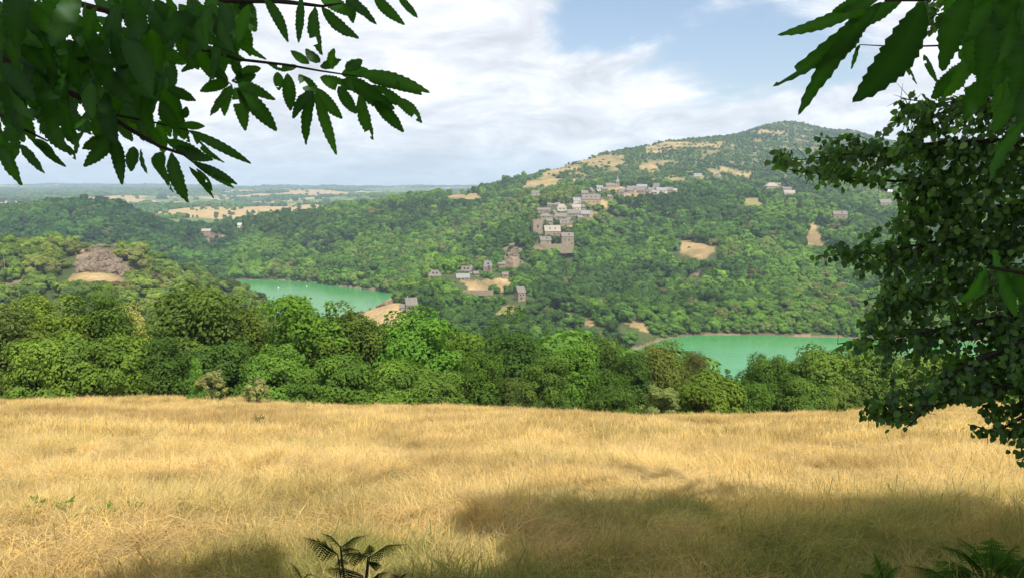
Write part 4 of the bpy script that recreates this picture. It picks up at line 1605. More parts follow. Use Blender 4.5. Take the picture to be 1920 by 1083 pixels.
# poles
m, t, out = newmat('weathered_pole')
principled(t, out, (0.22, 0.19, 0.16), 0.9, 0.1)
M_POLE = m
for px, top, base, D, lab in ((788, 541, 562, 505, 'wooden utility pole beside the stone farmhouse'), (8, 470, 495, 420, 'pale pole on the left spur near the left edge'),
                              (257, 452, 468, 500, 'thin pole on top of the left spur')):
    p = at(px, base, D)
    hgt = at(px, top, D)[2] - p[2]
    b = MB()
    b.tube([(0, 0, -2), (0, 0, hgt)], [.16, .11], 6)
    b.box(-.8, .8, -.06, .06, hgt - .6, hgt - .45)
    tag(b.build('utility_pole', M_POLE, None, loc=p), lab, 'pole')

# bare trees
def bare_tree(px, top, base, D, label, seed):
    p = at(px, base, D)
    hgt = at(px, top, D)[2] - p[2]
    r = random.Random(seed)
    o = empty('bare_tree', p)
    b = MB()
    b.tube([(0, 0, -1), (.1, 0, hgt * .35), (0, 0, hgt * .7)], [.28, .22, .1], 6)
    b.build('trunk', M_POLE, o)
    for k in range(9):
        an = r.uniform(0, 6.28)
        z0 = hgt * r.uniform(.25, .65)
        l = hgt * r.uniform(.25, .45)
        b = MB()
        e1 = (l * .5 * math.cos(an), l * .3 * math.sin(an), z0 + l * .4)
        e2 = (l * .9 * math.cos(an), l * .5 * math.sin(an), z0 + l * .95)
        b.tube([(0, 0, z0), e1, e2], [.12, .08, .03], 5)
        e3 = (e1[0] + l * .3 * math.cos(an + 1), e1[1], e1[2] + l * .4)
        b.tube([e1, e3], [.07, .03], 4)
        b.build('branch', M_POLE, o)
    tag(o, label, 'tree')


bare_tree(1272, 456, 478, 780, 'leafless tree at the left tip of the dry field on the far slope', 3)
bare_tree(1306, 505, 545, 640, 'tall pale dead tree on the far bank below the dry field', 5)
#@@PART3
# ------------------------------------------------------------------ meadow grass
def blades(seed, n, size, hmean, hsd, width, lodged, gusts=True):
    r = np.random.default_rng(seed)
    bx = (r.random(n) - .5) * size
    by = (r.random(n) - .5) * size
    hh = np.clip(r.normal(hmean, hsd, n), hmean * .35, hmean * 1.8)
    main = r.random() * 6.28
    an = np.where(r.random(n) < .6, main + r.normal(0, .8, n), r.random(n) * 6.28)
    lean = np.clip(r.normal(lodged, .3, n), .05, 1.5)
    dx, dy = np.cos(an), np.sin(an)
    sx_, sy_ = -dy, dx
    w = width * (.6 + .8 * r.random(n))
    rt = r.random(n) * 3.14
    wx, wy = np.cos(rt), np.sin(rt)
    B0 = np.stack([bx, by, np.full(n, -.04)], 1)
    M_ = B0 + np.stack([dx * np.sin(lean * .5) * hh * .5, dy * np.sin(lean * .5) * hh * .5, np.cos(lean * .5) * hh * .5], 1)
    l2 = lean * 1.35
    E = M_ + np.stack([dx * np.sin(l2) * hh * .5, dy * np.sin(l2) * hh * .5, np.cos(l2) * hh * .5], 1)
    E[:, 2] = np.maximum(E[:, 2], .01)
    Wv = np.stack([wx * w, wy * w, 0 * w], 1)
    V_ = np.stack([B0 - Wv * .5, B0 + Wv * .5, M_ + Wv * .5, M_ - Wv * .5, E + Wv * .12, E - Wv * .12], 1).reshape(-1, 3)
    i = np.arange(n)[:, None] * 6
    F_ = np.concatenate([i + np.array([[0, 1, 2, 3]]), i + np.array([[3, 2, 4, 5]])])
    tone = np.repeat(np.clip(r.normal(.5, .26, n), 0, 1), 6)
    # seed heads on taller stalks
    m_ = max(4, n // 150)
    q = r.integers(0, n, m_)
    S0 = B0[q]
    up = np.stack([dx[q] * .25, dy[q] * .25, np.ones(m_)], 1)
    S1 = S0 + up * (hmean * (1.0 + .5 * r.random(m_)))[:, None]
    W1 = Wv[q] * .6
    Hd = up * hmean * .14
    V2 = np.stack([S0 - W1, S0 + W1, S1 + W1, S1 - W1, S1 - W1 * 1.9, S1 + W1 * 1.9, S1 + Hd + W1 * .6, S1 + Hd - W1 * .6], 1).reshape(-1, 3)
    j = len(V_) + np.arange(m_)[:, None] * 8
    F_ = np.concatenate([F_, j + np.array([[0, 1, 2, 3]]), j + np.array([[4, 5, 6, 7]])])
    V_ = np.concatenate([V_, V2])
    tone = np.concatenate([tone, np.repeat(.12 + .3 * r.random(m_), 8)])
    return V_, F_, tone


M_GRASS = foliage_mat('dry_grass', None, 0.32, True, 0.0, 0.42)
gcol = bpy.data.collections.new('grass_tufts')
for i in range(14):
    if i < 8:
        v_, f_, t_ = blades(900 + i, 3400, 1.15, .30, .11, .0050, .95 + .25 * (i % 3))
    else:
        v_, f_, t_ = blades(900 + i, 1400, 1.25, .34, .11, .012, .45 + .25 * (i % 3))
    me_ = mesh_np('grass_tuft', v_, f_, M_GRASS, False, {'tone': ('FLOAT', 'POINT', t_)})
    gcol.objects.link(bpy.data.objects.new('tuft_%02d' % i, me_))


def grass_pts(y0, y1, sp, seed):
    r = np.random.default_rng(seed)
    gx, gy = np.meshgrid(np.arange(-60, 60, sp), np.arange(y0, y1, sp))
    gx = gx + (r.random(gx.shape) - .5) * sp
    gy = gy + (r.random(gy.shape) - .5) * sp
    k = np.abs(gx) < gy * .74 + 3.5
    return gx[k], gy[k], r


GX, GY, GW, GH, GC, GK, GT = [], [], [], [], [], [], []
for (y0, y1, sp, sd_, lo, hi) in ((1.2, 19, .62, 1, 0, 8), (19, 58.5, .85, 2, 8, 14)):
    x_, y_, r = grass_pts(y0, y1, sp, sd_)
    n = len(x_)
    f1 = fbm(x_ / 2.4 + 3, y_ / 2.2 + 8, 3)
    f2 = fbm(x_ / 1.6 + 60, y_ / 1.2 + 8, 3)
    f3 = fbm(x_ / 14 + 20, y_ / 9 + 5, 3)
    c0 = np.array([0.69, 0.51, 0.25])
    c1 = np.array([0.49, 0.345, 0.155])
    k = fade((f1 * .6 + f2 * .4 - .36) / .26)[:, None]
    col = c1 * (1 - k) + c0 * k
    col = col * (0.9 + .2 * f3[:, None])
    # red brown dry docks towards the far left
    rb = (fade((f3 - .52) / .1) * fade((y_ - 22) / 10) * (x_ < 5))[:, None] * .35
    col = col * (1 - rb) + np.array([0.30, 0.17, 0.085]) * rb
    near = fade((10.5 - y_) / 5.5)
    gm_ = np.clip(near * (fbm(x_ / 1.1 + 7, y_ / 1.1 + 3, 3) * 2.3 - .92 + .42 * (x_ > 0)), 0, .75)
    gm_ = np.maximum(gm_, np.clip((fbm(x_ / 2.5 + 90, y_ / 2 + 3, 3) - .62) * 2, 0, .2))[:, None]
    col = col * (1 - gm_) + np.array([0.13, 0.19, 0.04]) * gm_
    col = col * (1 + r.normal(0, .06, (n, 1)))
    hgt = .80 + .45 * f2
    tr_ = fade((fbm(x_ / 1.9 + 33, y_ / 1.5 + 71, 3) - .58) / .08)
    hgt = hgt * (1 - .5 * tr_)
    col = col * (1 - .16 * tr_[:, None])
    hgt = hgt * np.where(y_ < 8, .8, 1)
    GX.append(x_); GY.append(y_); GC.append(np.clip(col, 0, 1)); GW.append(np.full(n, 1.0)); GH.append(hgt)
    GK.append(r.integers(lo, hi, n))
GX, GY, GC, GW, GH, GK = [np.concatenate(v) for v in (GX, GY, GC, GW, GH, GK)]
GZ = zterr(GX, GY)
wind = 2.2 + (fbm(GX / 4, GY / 4, 3) - .5) * 7
tilt = np.stack([(fbm(GX / 2.2, GY / 1.8, 3) - .5) * .9, (fbm(GX / 2.2 + 50, GY / 1.8, 3) - .5) * .9], 1)
o = gn_instances('dry_grass', GX, GY, GZ, GW, GH, GC, GK, gcol, rotz=wind, tilt=tilt)
tag(o, 'tall dry golden meadow grass with green tufts near the camera', None, None, 'stuff')

# ------------------------------------------------------------------ leaves near the camera
def norm(v):
    return v / (np.linalg.norm(v) + 1e-9)


class Leaves:
    def __init__(s):
        s.V, s.F, s.T = [], [], []
        s.n = 0

    def blade(s, P0, P1, wid, face, r, nseg=11, serr=0.13, curl=0.12, fold=0.18, tone=None):
        """serrated lance-shaped leaf from P0 to P1"""
        P0, P1 = np.array(P0, float), np.array(P1, float)
        ax = P1 - P0
        L_ = np.linalg.norm(ax)
        a = ax / L_
        nn = norm(np.array(face) - a * np.dot(face, a))
        sd_ = np.cross(a, nn)
        bend = r.uniform(-1, 1) * curl * L_
        side = r.uniform(-1, 1) * .06 * L_
        m_ = 2 * nseg
        tt = np.linspace(0, 1, m_ + 1)
        mid = P0 + ax * tt[:, None] + nn * (bend * np.sin(np.pi * tt))[:, None] + sd_ * (side * np.sin(np.pi * tt))[:, None]
        prof = np.sin(np.pi * np.clip(tt, 0, 1) ** .85) ** .72
        prof = prof * wid * .5
        tooth = np.where(np.arange(m_ + 1) % 2 == 1, 1 + serr, 1 - serr * .35)
        fwd = np.where(np.arange(m_ + 1) % 2 == 1, .35 * L_ / m_, 0)
        w_ = prof * tooth
        w_[0] = wid * .02
        w_[-1] = 0.0005
        rip = 0.05 * wid * np.sin(tt * 23 + r.uniform(0, 6))
        Lf = mid + sd_ * w_[:, None] + nn * (fold * w_ + rip)[:, None] + a * fwd[:, None]
        Rt = mid - sd_ * w_[:, None] + nn * (fold * w_ - rip)[:, None] + a * fwd[:, None]
        b = s.n
        s.V += [mid, Lf, Rt]
        k = m_ + 1
        i = np.arange(m_)
        f1 = np.stack([b + i, b + i + 1, b + k + i + 1, b + k + i], 1)
        f2 = np.stack([b + i + 1, b + i, b + 2 * k + i, b + 2 * k + i + 1], 1)
        if nseg > 6 and r.random() < .22:          # insect bite or torn edge
            q0 = r.randint(4, m_ - 3)
            f1 = np.delete(f1, range(q0, min(m_, q0 + r.randint(1, 3))), 0)
        s.F.append(f1)
        s.F.append(f2)
        tn = (r.random() * .7 if tone is None else tone)
        vein = np.where(np.arange(k) % 2 == 1, -.10, .12)
        s.T.append(np.clip(np.concatenate([np.full(k, tn + .38), tn + vein, tn + vein]), 0, 1))
        s.n += 3 * k

    def small(s, P, a, nrm, L_, r_):
        """many round pointed leaves at once: arrays P, a (axis), nrm, L_"""
        n = len(P)
        sd_ = np.cross(a, nrm)
        L2 = L_[:, None]
        v = [P, P + a * L2 * .22 + sd_ * L2 * .40 + nrm * L2 * .08, P + a * L2 * .62 + sd_ * L2 * .36 + nrm * L2 * .06, P + a * L2 * 1.0,
             P + a * L2 * .62 - sd_ * L2 * .36 + nrm * L2 * .06, P + a * L2 * .22 - sd_ * L2 * .40 + nrm * L2 * .08]
        V_ = np.stack(v, 1).reshape(-1, 3)
        i = s.n + np.arange(n)[:, None] * 6
        s.V.append(V_)
        s.F.append(i + np.array([[0, 1, 2, 3]]))
        s.F.append(i + np.array([[0, 3, 4, 5]]))
        s.T.append(np.repeat(r_.random(n), 6))
        s.n += 6 * n

    def build(s, name, mat, parent):
        me_ = mesh_np(name, np.concatenate(s.V), np.concatenate(s.F), mat, False, {'tone': ('FLOAT', 'POINT', np.concatenate(s.T))})
        return link(name, me_, parent)


def local(root):
    return np.array(root.location)


M_CHEST = foliage_mat('chestnut_leaf', (0.028, 0.100, 0.010), 0.50, False, 0.012, 0.5)
M_POP = foliage_mat('poplar_leaf', (0.062, 0.150, 0.026), 0.38, False, 0.03, 0.65)
M_FERN = foliage_mat('fern_leaf', (0.014, 0.026, 0.007), 0.25, False, 0.0, 0.35)
m, t, out = newmat('twig')
principled(t, out, (0.03, 0.024, 0.018), 0.8, 0.2)
M_TWIG = m

rl = random.Random(21)
rn = np.random.default_rng(21)

# chestnut: trunk stands behind the camera, its boughs reach over it
chest = empty('chestnut_tree', (0, 0, 0))
tag(chest, 'chestnut tree overhead whose dark serrated leaves hang into the top left and top right corners', 'tree')
b = MB()
b.tube([(-1.6, -4.2, -2.0), (-1.55, -4.2, .5), (-1.4, -4.1, 2.6), (-1.0, -4.0, 4.8), (-.8, -3.9, 7.5)], [.38, .31, .27, .2, .08], 12)
b.build('trunk', M_BARK, chest, True)

LV = Leaves()
CAMF = np.array([0, -1.0, 0.1])


def hl(x0, y0, x1, y1, w, r0, r1=None, **k):
    """leaf whose stalk end and tip are seen at these places, w pixels wide"""
    r1 = r0 + rl.uniform(-.06, .06) if r1 is None else r1
    P0, P1 = ray(x0, y0, r0), ray(x1, y1, r1)
    face = CAMF + np.array([rl.uniform(-.5, .5), 0, rl.uniform(-.5, .5)])
    LV.blade(P0, P1, w * .82 * (r0 + r1) / 2 / FPX, face, rl, **k)


HAND = [(496, -6, 540, 80, 24, 2.1), (565, -6, 560, 81, 22, 2.0), (590, 12, 604, 104, 31, 2.0), (603, 13, 673, 72, 28, 2.0), (600, -4, 660, 30, 30, 2.1),
        (645, -8, 706, 47, 27, 2.1), (701, -8, 759, 47, 25, 2.1), (744, -10, 783, 34, 18, 2.1), (655, -10, 662, 44, 24, 2.15),
        (435, 160, 394, 218, 26, 2.2), (434, 160, 421, 218, 26, 2.25), (440, 164, 460, 246, 30, 2.2), (444, 164, 519, 246, 36, 2.2), (446, 158, 517, 188, 28, 2.2), (430, 155, 375, 172, 26, 2.2),
        (428, 152, 383, 120, 24, 2.25), (450, 145, 436, 110, 22, 2.25), (480, 140, 434, 152, 26, 2.25),
        (586, 170, 549, 223, 28, 2.2), (588, 172, 574, 272, 29, 2.2), (592, 172, 631, 291, 25, 2.15), (592, 165, 642, 223, 28, 2.2), (539, 138, 545, 208, 30, 2.25),
        (520, 135, 523, 170, 22, 2.2), (490, 128, 440, 150, 26, 2.25), (560, 125, 500, 118, 20, 2.3), (580, 120, 545, 95, 20, 2.3),
        (622, 130, 627, 91, 24, 2.25), (648, 132, 679, 112, 30, 2.25), (600, 118, 573, 92, 24, 2.25), (600, 125, 640, 112, 22, 2.3),
        (668, 137, 806, 174, 30, 2.15), (690, 150, 792, 178, 26, 2.2), (740, 184, 791, 231, 27, 2.15), (700, 188, 757, 248, 30, 2.2), (674, 176, 700, 263, 32, 2.15), (634, 162, 668, 214, 27, 2.2),
        (660, 150, 740, 205, 38, 2.2), (690, 162, 762, 196, 32, 2.25), (640, 150, 710, 185, 34, 2.25), (600, 145, 665, 165, 30, 2.3), (560, 140, 600, 200, 30, 2.3), (640, 140, 690, 130, 26, 2.3),
        (380, 92, 460, 112, 34, 2.3), (395, 70, 450, 120, 32, 2.3), (420, 62, 500, 112, 18, 2.3), (410, 45, 475, 75, 28, 2.3), (395, 30, 420, 75, 36, 2.3), (440, 0, 480, 60, 40, 2.2), (455, 0, 475, 45, 36, 2.2),
        (350, 20, 395, 68, 36, 2.2), (350, 60, 390, 82, 30, 2.3), (345, 100, 385, 128, 34, 2.3), (400, 104, 340, 135, 24, 2.3),
        (212, 255, 229, 347, 28, 1.9), (218, 250, 157, 313, 32, 1.9), (210, 254, 154, 280, 34, 1.95), (264, 280, 277, 326, 20, 1.95), (250, 275, 246, 322, 28, 1.95),
        (321, 286, 353, 380, 36, 1.85), (354, 312, 401, 372, 16, 1.9), (362, 305, 445, 346, 20, 1.9), (360, 301, 439, 353, 18, 1.9), (368, 316, 398, 358, 12, 1.95),
        (352, 244, 471, 307, 22, 1.95), (360, 250, 421, 305, 15, 1.95), (342, 233, 384, 237, 19, 1.95), (300, 320, 325, 361, 12, 1.95), (292, 290, 318, 345, 22, 1.95),
        (345, 222, 350, 200, 18, 2.0), (290, 160, 346, 240, 34, 1.95), (300, 190, 338, 250, 30, 1.95), (330, 275, 400, 300, 26, 1.95), (310, 262, 388, 296, 28, 1.95), (300, 285, 300, 325, 30, 1.95),
        (-2, 240, 41, 348, 34, 1.8), (-10, 270, 20, 320, 30, 1.8), (36, 272, 84, 325, 26, 1.85), (66, 266, 124, 313, 18, 1.85), (60, 262, 103, 288, 20, 1.85), (120, 270, 142, 300, 14, 1.9),
        (80, 210, 126, 286, 42, 1.85), (30, 230, 20, 285, 38, 1.8), (190, 200, 180, 262, 40, 1.9), (150, 190, 128, 252, 40, 1.85)]
for q in HAND:
    hl(*q)

INN = [(-20, -20), (505, -20), (480, 45), (440, 95), (350, 110), (325, 130), (330, 190), (330, 250), (300, 285), (240, 255), (200, 235), (150, 215), (120, 240), (60, 262), (20, 270), (-20, 290)]


def rand_in(poly, n, r):
    xs_ = [p[0] for p in poly]
    ys_ = [p[1] for p in poly]
    out_ = []
    while len(out_) < n:
        x, y = r.uniform(min(xs_), max(xs_)), r.uniform(min(ys_), max(ys_))
        if inpoly(np.array([x]), np.array([y]), poly)[0]:
            out_.append((x, y))
    return out_


for x, y in rand_in(INN, 430, rl):
    dr = rl.uniform(1.6, 2.9)
    Lp = rl.uniform(.14, .20) / dr * FPX * rl.uniform(.6, 1)
    an = rl.gauss(.35, .55)
    x1, y1 = x + Lp * math.sin(an) * .8, y + Lp * math.cos(an) * .75
    if not inpoly(np.array([x1]), np.array([y1 - 10]), INN)[0] and (y1 > 300 or x1 > 470 or rl.random() < .8):
        continue
    hl(x, y - 10, x1, y1, Lp * rl.uniform(.30, .40), dr, dr + rl.uniform(-.15, .1))
# top right: close big leaves
RH = [(1662, -14, 1458, 66, 30, 1.15), (1652, 4, 1449, 162, 42, 1.15), (1640, 20, 1496, 217, 46, 1.1), (1620, 12, 1556, 124, 48, 1.12), (1700, -14, 1585, 60, 34, 1.2),
      (1734, 4, 1600, 192, 76, 1.05), (1820, -10, 1766, 134, 64, 1.1), (1860, 0, 1788, 90, 48, 1.15), (1640, -15, 1560, 22, 30, 1.2),
      (1608, 86, 1596, 130, 14, 1.9), (1689, 102, 1719, 158, 12, 1.9), (1732, 102, 1759, 158, 14, 1.9), (1700, 88, 1670, 128, 12, 1.9), (1612, 84, 1604, 98, 8, 1.9),
      (1924, 225, 1854, 344, 44, 1.2), (1912, 10, 1916, 122, 20, 1.3), (1900, 20, 1870, 120, 46, 1.3), (1850, 40, 1838, 160, 50, 1.3), (1890, 130, 1880, 200, 40, 1.4), (1930, 60, 1900, 180, 50, 1.3),
      (1850, 500, 1800, 565, 40, 1.9), (1872, 500, 1905, 592, 40, 1.9), (1862, 470, 1880, 512, 44, 1.9), (1920, 505, 1860, 520, 24, 1.9), (1905, 510, 1935, 580, 40, 1.9), (1840, 510, 1828, 560, 32, 1.9),
      (1900, 170, 1862, 250, 36, 1.5), (1930, 150, 1925, 260, 44, 1.4), (1800, 130, 1790, 165, 20, 1.8)]
for q in RH:
    hl(*q)
for _ in range(60):
    x, y = rl.uniform(1790, 1960), rl.uniform(-60, 150)
    dr = rl.uniform(1.3, 2.4)
    Lp = .15 / dr * FPX
    an = rl.gauss(-.3, .5)
    hl(x, y, x + Lp * math.sin(an) * .6, y + Lp * math.cos(an) * .8, Lp * .36, dr)

# leaves of the crown above and behind the camera, standing between the sun and the shaded ground
EDGE_X = [-9, -4.4, -3.3, -2.9, -2.1, -1.6, -.95, -.70, -.45, .5, 1.6, 2.6, 4.0, 4.8, 6.6, 12]
EDGE_Y = [5.4, 5.2, 5.0, 5.8, 5.9, 5.0, 4.6, 7.5, 8.4, 8.7, 8.9, 9.1, 9.1, 8.7, 8.5, 8.5]


def shade_pts(n, x0, x1, zlo, zhi, r, ymin=-1.0):
    gx = r.uniform(x0, x1, n)
    gy = r.uniform(ymin, 10.2, n)
    lim = np.interp(gx, EDGE_X, EDGE_Y) + (fbm(gx * .9 + 11, gy * 0 + 3, 3) - .5) * .9
    k = gy < lim
    k &= ~((gx > -1.3) & (gx < -.12) & (gy > 5.15) & (gy < 6.9 - (gx + .7) * .9))
    gx, gy = gx[k], gy[k]
    gz = zterr(gx, gy)
    zt = r.uniform(zlo, zhi, len(gx))
    t_ = (zt - gz) / SUNV[2]
    return np.stack([gx, gy, gz], 1) + SUNV * t_[:, None]


def shade_leaves(LVx, P, size, r):
    n = len(P)
    a = r.normal(size=(n, 3)) + np.array([0, .3, -.8])
    a /= np.linalg.norm(a, axis=1)[:, None]
    nr = SUNV + r.normal(size=(n, 3)) * .55
    nr -= a * (nr * a).sum(1)[:, None]
    nr /= np.linalg.norm(nr, axis=1)[:, None]
    LVx.small(P, a, nr, size * (.7 + .6 * r.random(n)), r)


P = shade_pts(40000, -9, 3.2, 3.0, 6.5, rn)
P = P[(P[:, 2] > 2.6 + P[:, 1] * .4)]
shade_leaves(LV, P, .16, rn)
LV.build('foliage', M_CHEST, chest)


def pxtube(parts, rads, parent, name='branch', mat=None):
    b_ = MB()
    b_.tube([ray(*q) for q in parts], rads, 6)
    b_.build(name, mat or M_TWIG, parent, True)


pxtube([(-200, -120, 2.3), (80, -10, 2.3), (229, 28, 2.3), (300, 62, 2.3), (369, 90, 2.25), (450, 112, 2.25), (539, 122, 2.2), (600, 133, 2.2), (680, 145, 2.2)], [.016, .012, .009, .007, .006, .005, .004, .003, .002], chest)
pxtube([(369, 98, 2.25), (400, 132, 2.22), (435, 160, 2.2)], [.003, .002, .0015], chest)
pxtube([(330, -40, 2.3), (420, 0, 2.2), (520, 2, 2.15), (605, 12, 2.0), (640, 6, 2.1)], [.012, .010, .008, .004, .003], chest)
pxtube([(-60, 80, 1.9), (80, 150, 1.9), (166, 190, 1.95), (240, 240, 1.95), (300, 275, 1.95), (345, 290, 1.95), (372, 312, 1.9)], [.012, .010, .008, .006, .005, .004, .002], chest)
pxtube([(166, 190, 1.95), (215, 215, 1.95), (290, 230, 1.95), (352, 244, 1.95)], [.005, .004, .003, .002], chest)
pxtube([(-40, 190, 1.8), (40, 240, 1.8), (90, 265, 1.85)], [.006, .004, .002], chest)
pxtube([(1960, -60, 1.2), (1800, -20, 1.15), (1735, -2, 1.1), (1660, 0, 1.15)], [.008, .006, .004, .003], chest)
pxtube([(1840, 80, 1.9), (1755, 86, 1.9), (1690, 88, 1.9), (1612, 84, 1.9)], [.003, .0025, .002, .0012], chest)
pxtube([(2000, 500, 1.9), (1920, 512, 1.9), (1850, 500, 1.9)], [.01, .006, .004], chest)
b = MB()
for pts_ in ([(-1.4, -4.1, 2.6), (-1.6, -2.2, 3.0), (-1.9, 0.3, 2.0), tuple(ray(-200, -120, 2.3))],
             [(-1.0, -4.0, 3.8), (.4, -2.4, 3.4), (1.3, 0, 2.0), tuple(ray(1960, -60, 1.2))],
             [(-1.2, -4.0, 3.4), (-3.0, -3, 4.4), (-4.5, -2, 5.2)], [(-1.0, -4, 4.4), (.6, -4.5, 5.4), (2.2, -4, 6.2)], [(-.9, -4, 5), (-1.5, -2.5, 6), (-2.2, -1.5, 6.6)]):
    b.tube(pts_, [.11, .07, .035, .014][:len(pts_)], 8)
b.build('bough', M_BARK, chest, True)

# poplar at the right edge
pop = empty('poplar_tree', (5.7, 5.0, float(zterr(5.7, 5.0))))
org = np.array(pop.location)
tag(pop, 'poplar with small dark rounded leaves whose boughs fill the right side of the picture', 'tree')
b = MB()
b.tube([np.array(p) - org for p in [(5.7, 5.0, org[2] - .4), (5.65, 5.0, -1), (5.7, 4.9, 2), (5.8, 4.7, 5), (6.0, 4.2, 9)]], [.27, .24, .19, .13, .05], 12)
b.build('trunk', M_BARK, pop, True)
BOUGH = [
    [(2150, 330, 7.0), (1920, 262, 7.0), (1760, 268, 7.0), (1620, 285, 7.0), (1500, 300, 7.0), (1455, 292, 7.0)],
    [(1920, 300, 7.2), (1780, 330, 7.2), (1680, 340, 7.2), (1560, 330, 7.2), (1480, 318, 7.1)],
    [(2150, 470, 7.0), (1920, 440, 7.0), (1760, 452, 6.9), (1640, 475, 6.9), (1535, 480, 6.8)],
    [(2150, 520, 7.0), (1950, 500, 7.2), (1800, 520, 7.2), (1700, 545, 7.2), (1630, 560, 7.1)],
    [(2150, 620, 6.9), (1920, 585, 6.9), (1790, 610, 6.8), (1680, 632, 6.8), (1570, 644, 6.7)],
    [(2150, 560, 6.6), (1960, 620, 6.6), (1800, 690, 6.5), (1700, 745, 6.4), (1625, 775, 6.4)],
    [(2150, 640, 6.5), (1990, 690, 6.5), (1850, 730, 6.4), (1740, 765, 6.3), (1700, 800, 6.3)],
    [(2150, 690, 6.3), (1990, 740, 6.3), (1900, 790, 6.2), (1870, 810, 6.2), (1815, 795, 6.2)],
    [(2150, 720, 6.2), (2020, 770, 6.2), (1940, 820, 6.1), (1915, 868, 6.1)],
    [(2150, 230, 7.3), (1980, 150, 7.3), (1850, 180, 7.2), (1760, 195, 7.2), (1690, 185, 7.1)],
    [(2150, 120, 7.6), (1980, 60, 7.6), (1860, 30, 7.5), (1780, 20, 7.5), (1735, 35, 7.4)],
    [(2150, 400, 7.1), (1960, 380, 7.1), (1820, 390, 7.2), (1720, 380, 7.1), (1680, 372, 7.1)],
]
BOUGH = [[(x_, y_, d_ * (.64 + .16 * min(max(y_ / 400, 0), 1))) for x_, y_, d_ in bo] for bo in BOUGH]
OUT = [(1960, -60), (1722, -60), (1728, 20), (1735, 60), (1800, 62), (1812, 120), (1800, 165), (1745, 160), (1690, 172), (1682, 215), (1640, 235), (1560, 210), (1500, 228), (1490, 262), (1440, 280),
       (1452, 316), (1500, 330), (1560, 352), (1650, 336), (1690, 370), (1680, 405), (1660, 418), (1600, 425), (1515, 470), (1528, 492), (1580, 500), (1660, 540), (1630, 560), (1605, 600), (1625, 625),
       (1555, 640), (1575, 662), (1640, 665), (1655, 690), (1625, 740), (1605, 765), (1640, 800), (1705, 800), (1760, 755), (1840, 752), (1850, 785), (1795, 800), (1815, 815), (1875, 815), (1912, 875), (2000, 900), (2300, 900), (2300, -60)]
TWG = MB()
LP = Leaves()
Lpos, Ldir = [], []
for bo in BOUGH:
    pts_ = [ray(*q) for q in bo]
    b = MB()
    n = len(pts_)
    b.tube([p - org for p in pts_], [max(.004, .028 * (1 - i / (n - 1)) ** 1.3) for i in range(n)], 6)
    b.build('branch', M_TWIG, pop, True)
    # limb joining the trunk
    tot = 0
    segs = [(pts_[i], pts_[i + 1]) for i in range(n - 1)]
    for (A_, B_) in segs[-2:]:
        nq = int(np.linalg.norm(B_ - A_) * 95)
        for k in range(nq):
            f = rl.uniform(0, 1.04)
            c_ = A_ + (B_ - A_) * f
            off = np.array([rl.gauss(0, .05), rl.gauss(0, .06), rl.gauss(-.01, .055)])
            Lpos.append(c_ + off)
            if k % 3 == 0:
                TWG.tube([p - org for p in (c_, c_ + off * .6, c_ + off)], [.0025, .002, .001], 3, False)
    for (A_, B_) in segs:
        Ls = np.linalg.norm(B_ - A_)
        for k in range(int(Ls * 52)):
            f = rl.random()
            s0 = A_ + (B_ - A_) * f
            d_ = norm((B_ - A_) / Ls * rl.uniform(.3, 1.1) + np.array([rl.gauss(0, .5), rl.gauss(0, .8), rl.gauss(-.22, .6)]))
            L_ = rl.uniform(.12, .50)
            droop = rl.uniform(.02, .22)
            e1 = s0 + d_ * L_ * .5 + np.array([0, 0, -.02])
            e2 = s0 + d_ * L_ + np.array([0, 0, -droop])
            pe = proj(*np.array([e2, e1, (e1 + e2) / 2, (s0 + e1) / 2, s0]).T)
            if not inpoly(pe[0], pe[1], OUT).all():
                continue
            TWG.tube([p - org for p in (s0, e1, e2)], [.004, .003, .0012], 3, False)
            for q in range(int(L_ * 66)):
                g_ = rl.uniform(.12, 1.02)
                c_ = s0 * (1 - g_) ** 2 + 2 * e1 * g_ * (1 - g_) + e2 * g_ ** 2
                Lpos.append(c_ + np.array([rl.gauss(0, .022), rl.gauss(0, .022), rl.gauss(-.012, .02)]))
Lpos = np.array(Lpos)
px_, py_ = proj(Lpos[:, 0], Lpos[:, 1], Lpos[:, 2])
k = inpoly(px_ + rn.normal(0, 5, len(px_)) + 8, py_ + rn.normal(0, 5, len(px_)), OUT)
Lpos = Lpos[k]
# extra leaves where the crown is thickest
ex = rand_in([(1960, -40), (1860, -20), (1820, 200), (1700, 260), (1730, 330), (1740, 460), (1760, 560), (1760, 640), (1750, 720), (1880, 740), (1960, 800)], 900, rl)
E = np.array([ray(x, y, rl.uniform(4.9, 6.2) * (.84 + .16 * min(max(y / 400, 0), 1))) for x, y in ex])
Lpos = np.concatenate([Lpos, E])
print('poplar leaves', len(Lpos))
n = len(Lpos)
a = rn.normal(size=(n, 3)) * .55 + np.array([-.25, 0, -1.0])
a /= np.linalg.norm(a, axis=1)[:, None]
nr = rn.normal(size=(n, 3)) * .6 + np.array([0, -.8, .35])
nr -= a * (nr * a).sum(1)[:, None]
nr /= np.linalg.norm(nr, axis=1)[:, None]
LP.small(Lpos - org, a, nr, .049 * (.7 + .55 * rn.random(n)), rn)
TWG.build('twigs', M_TWIG, pop)
b = MB()
for bo in BOUGH:
    s_ = ray(*bo[0])
    b.tube([np.array([5.68, 4.97, min(s_[2] - .25, 3.5)]) - org, (np.array([5.68, 4.97, s_[2]]) + s_) / 2 - org, s_ - org], [.06, .045, .028], 6)
b.build('limb', M_BARK, pop, True)
P = shade_pts(62000, -.9, 12, 3.2, 8.0, rn, ymin=-2)
P = P[(P[:, 2] > 1.8 + P[:, 1] * .45)]
shade_leaves(LP, P - org, .15, rn)
b = MB()
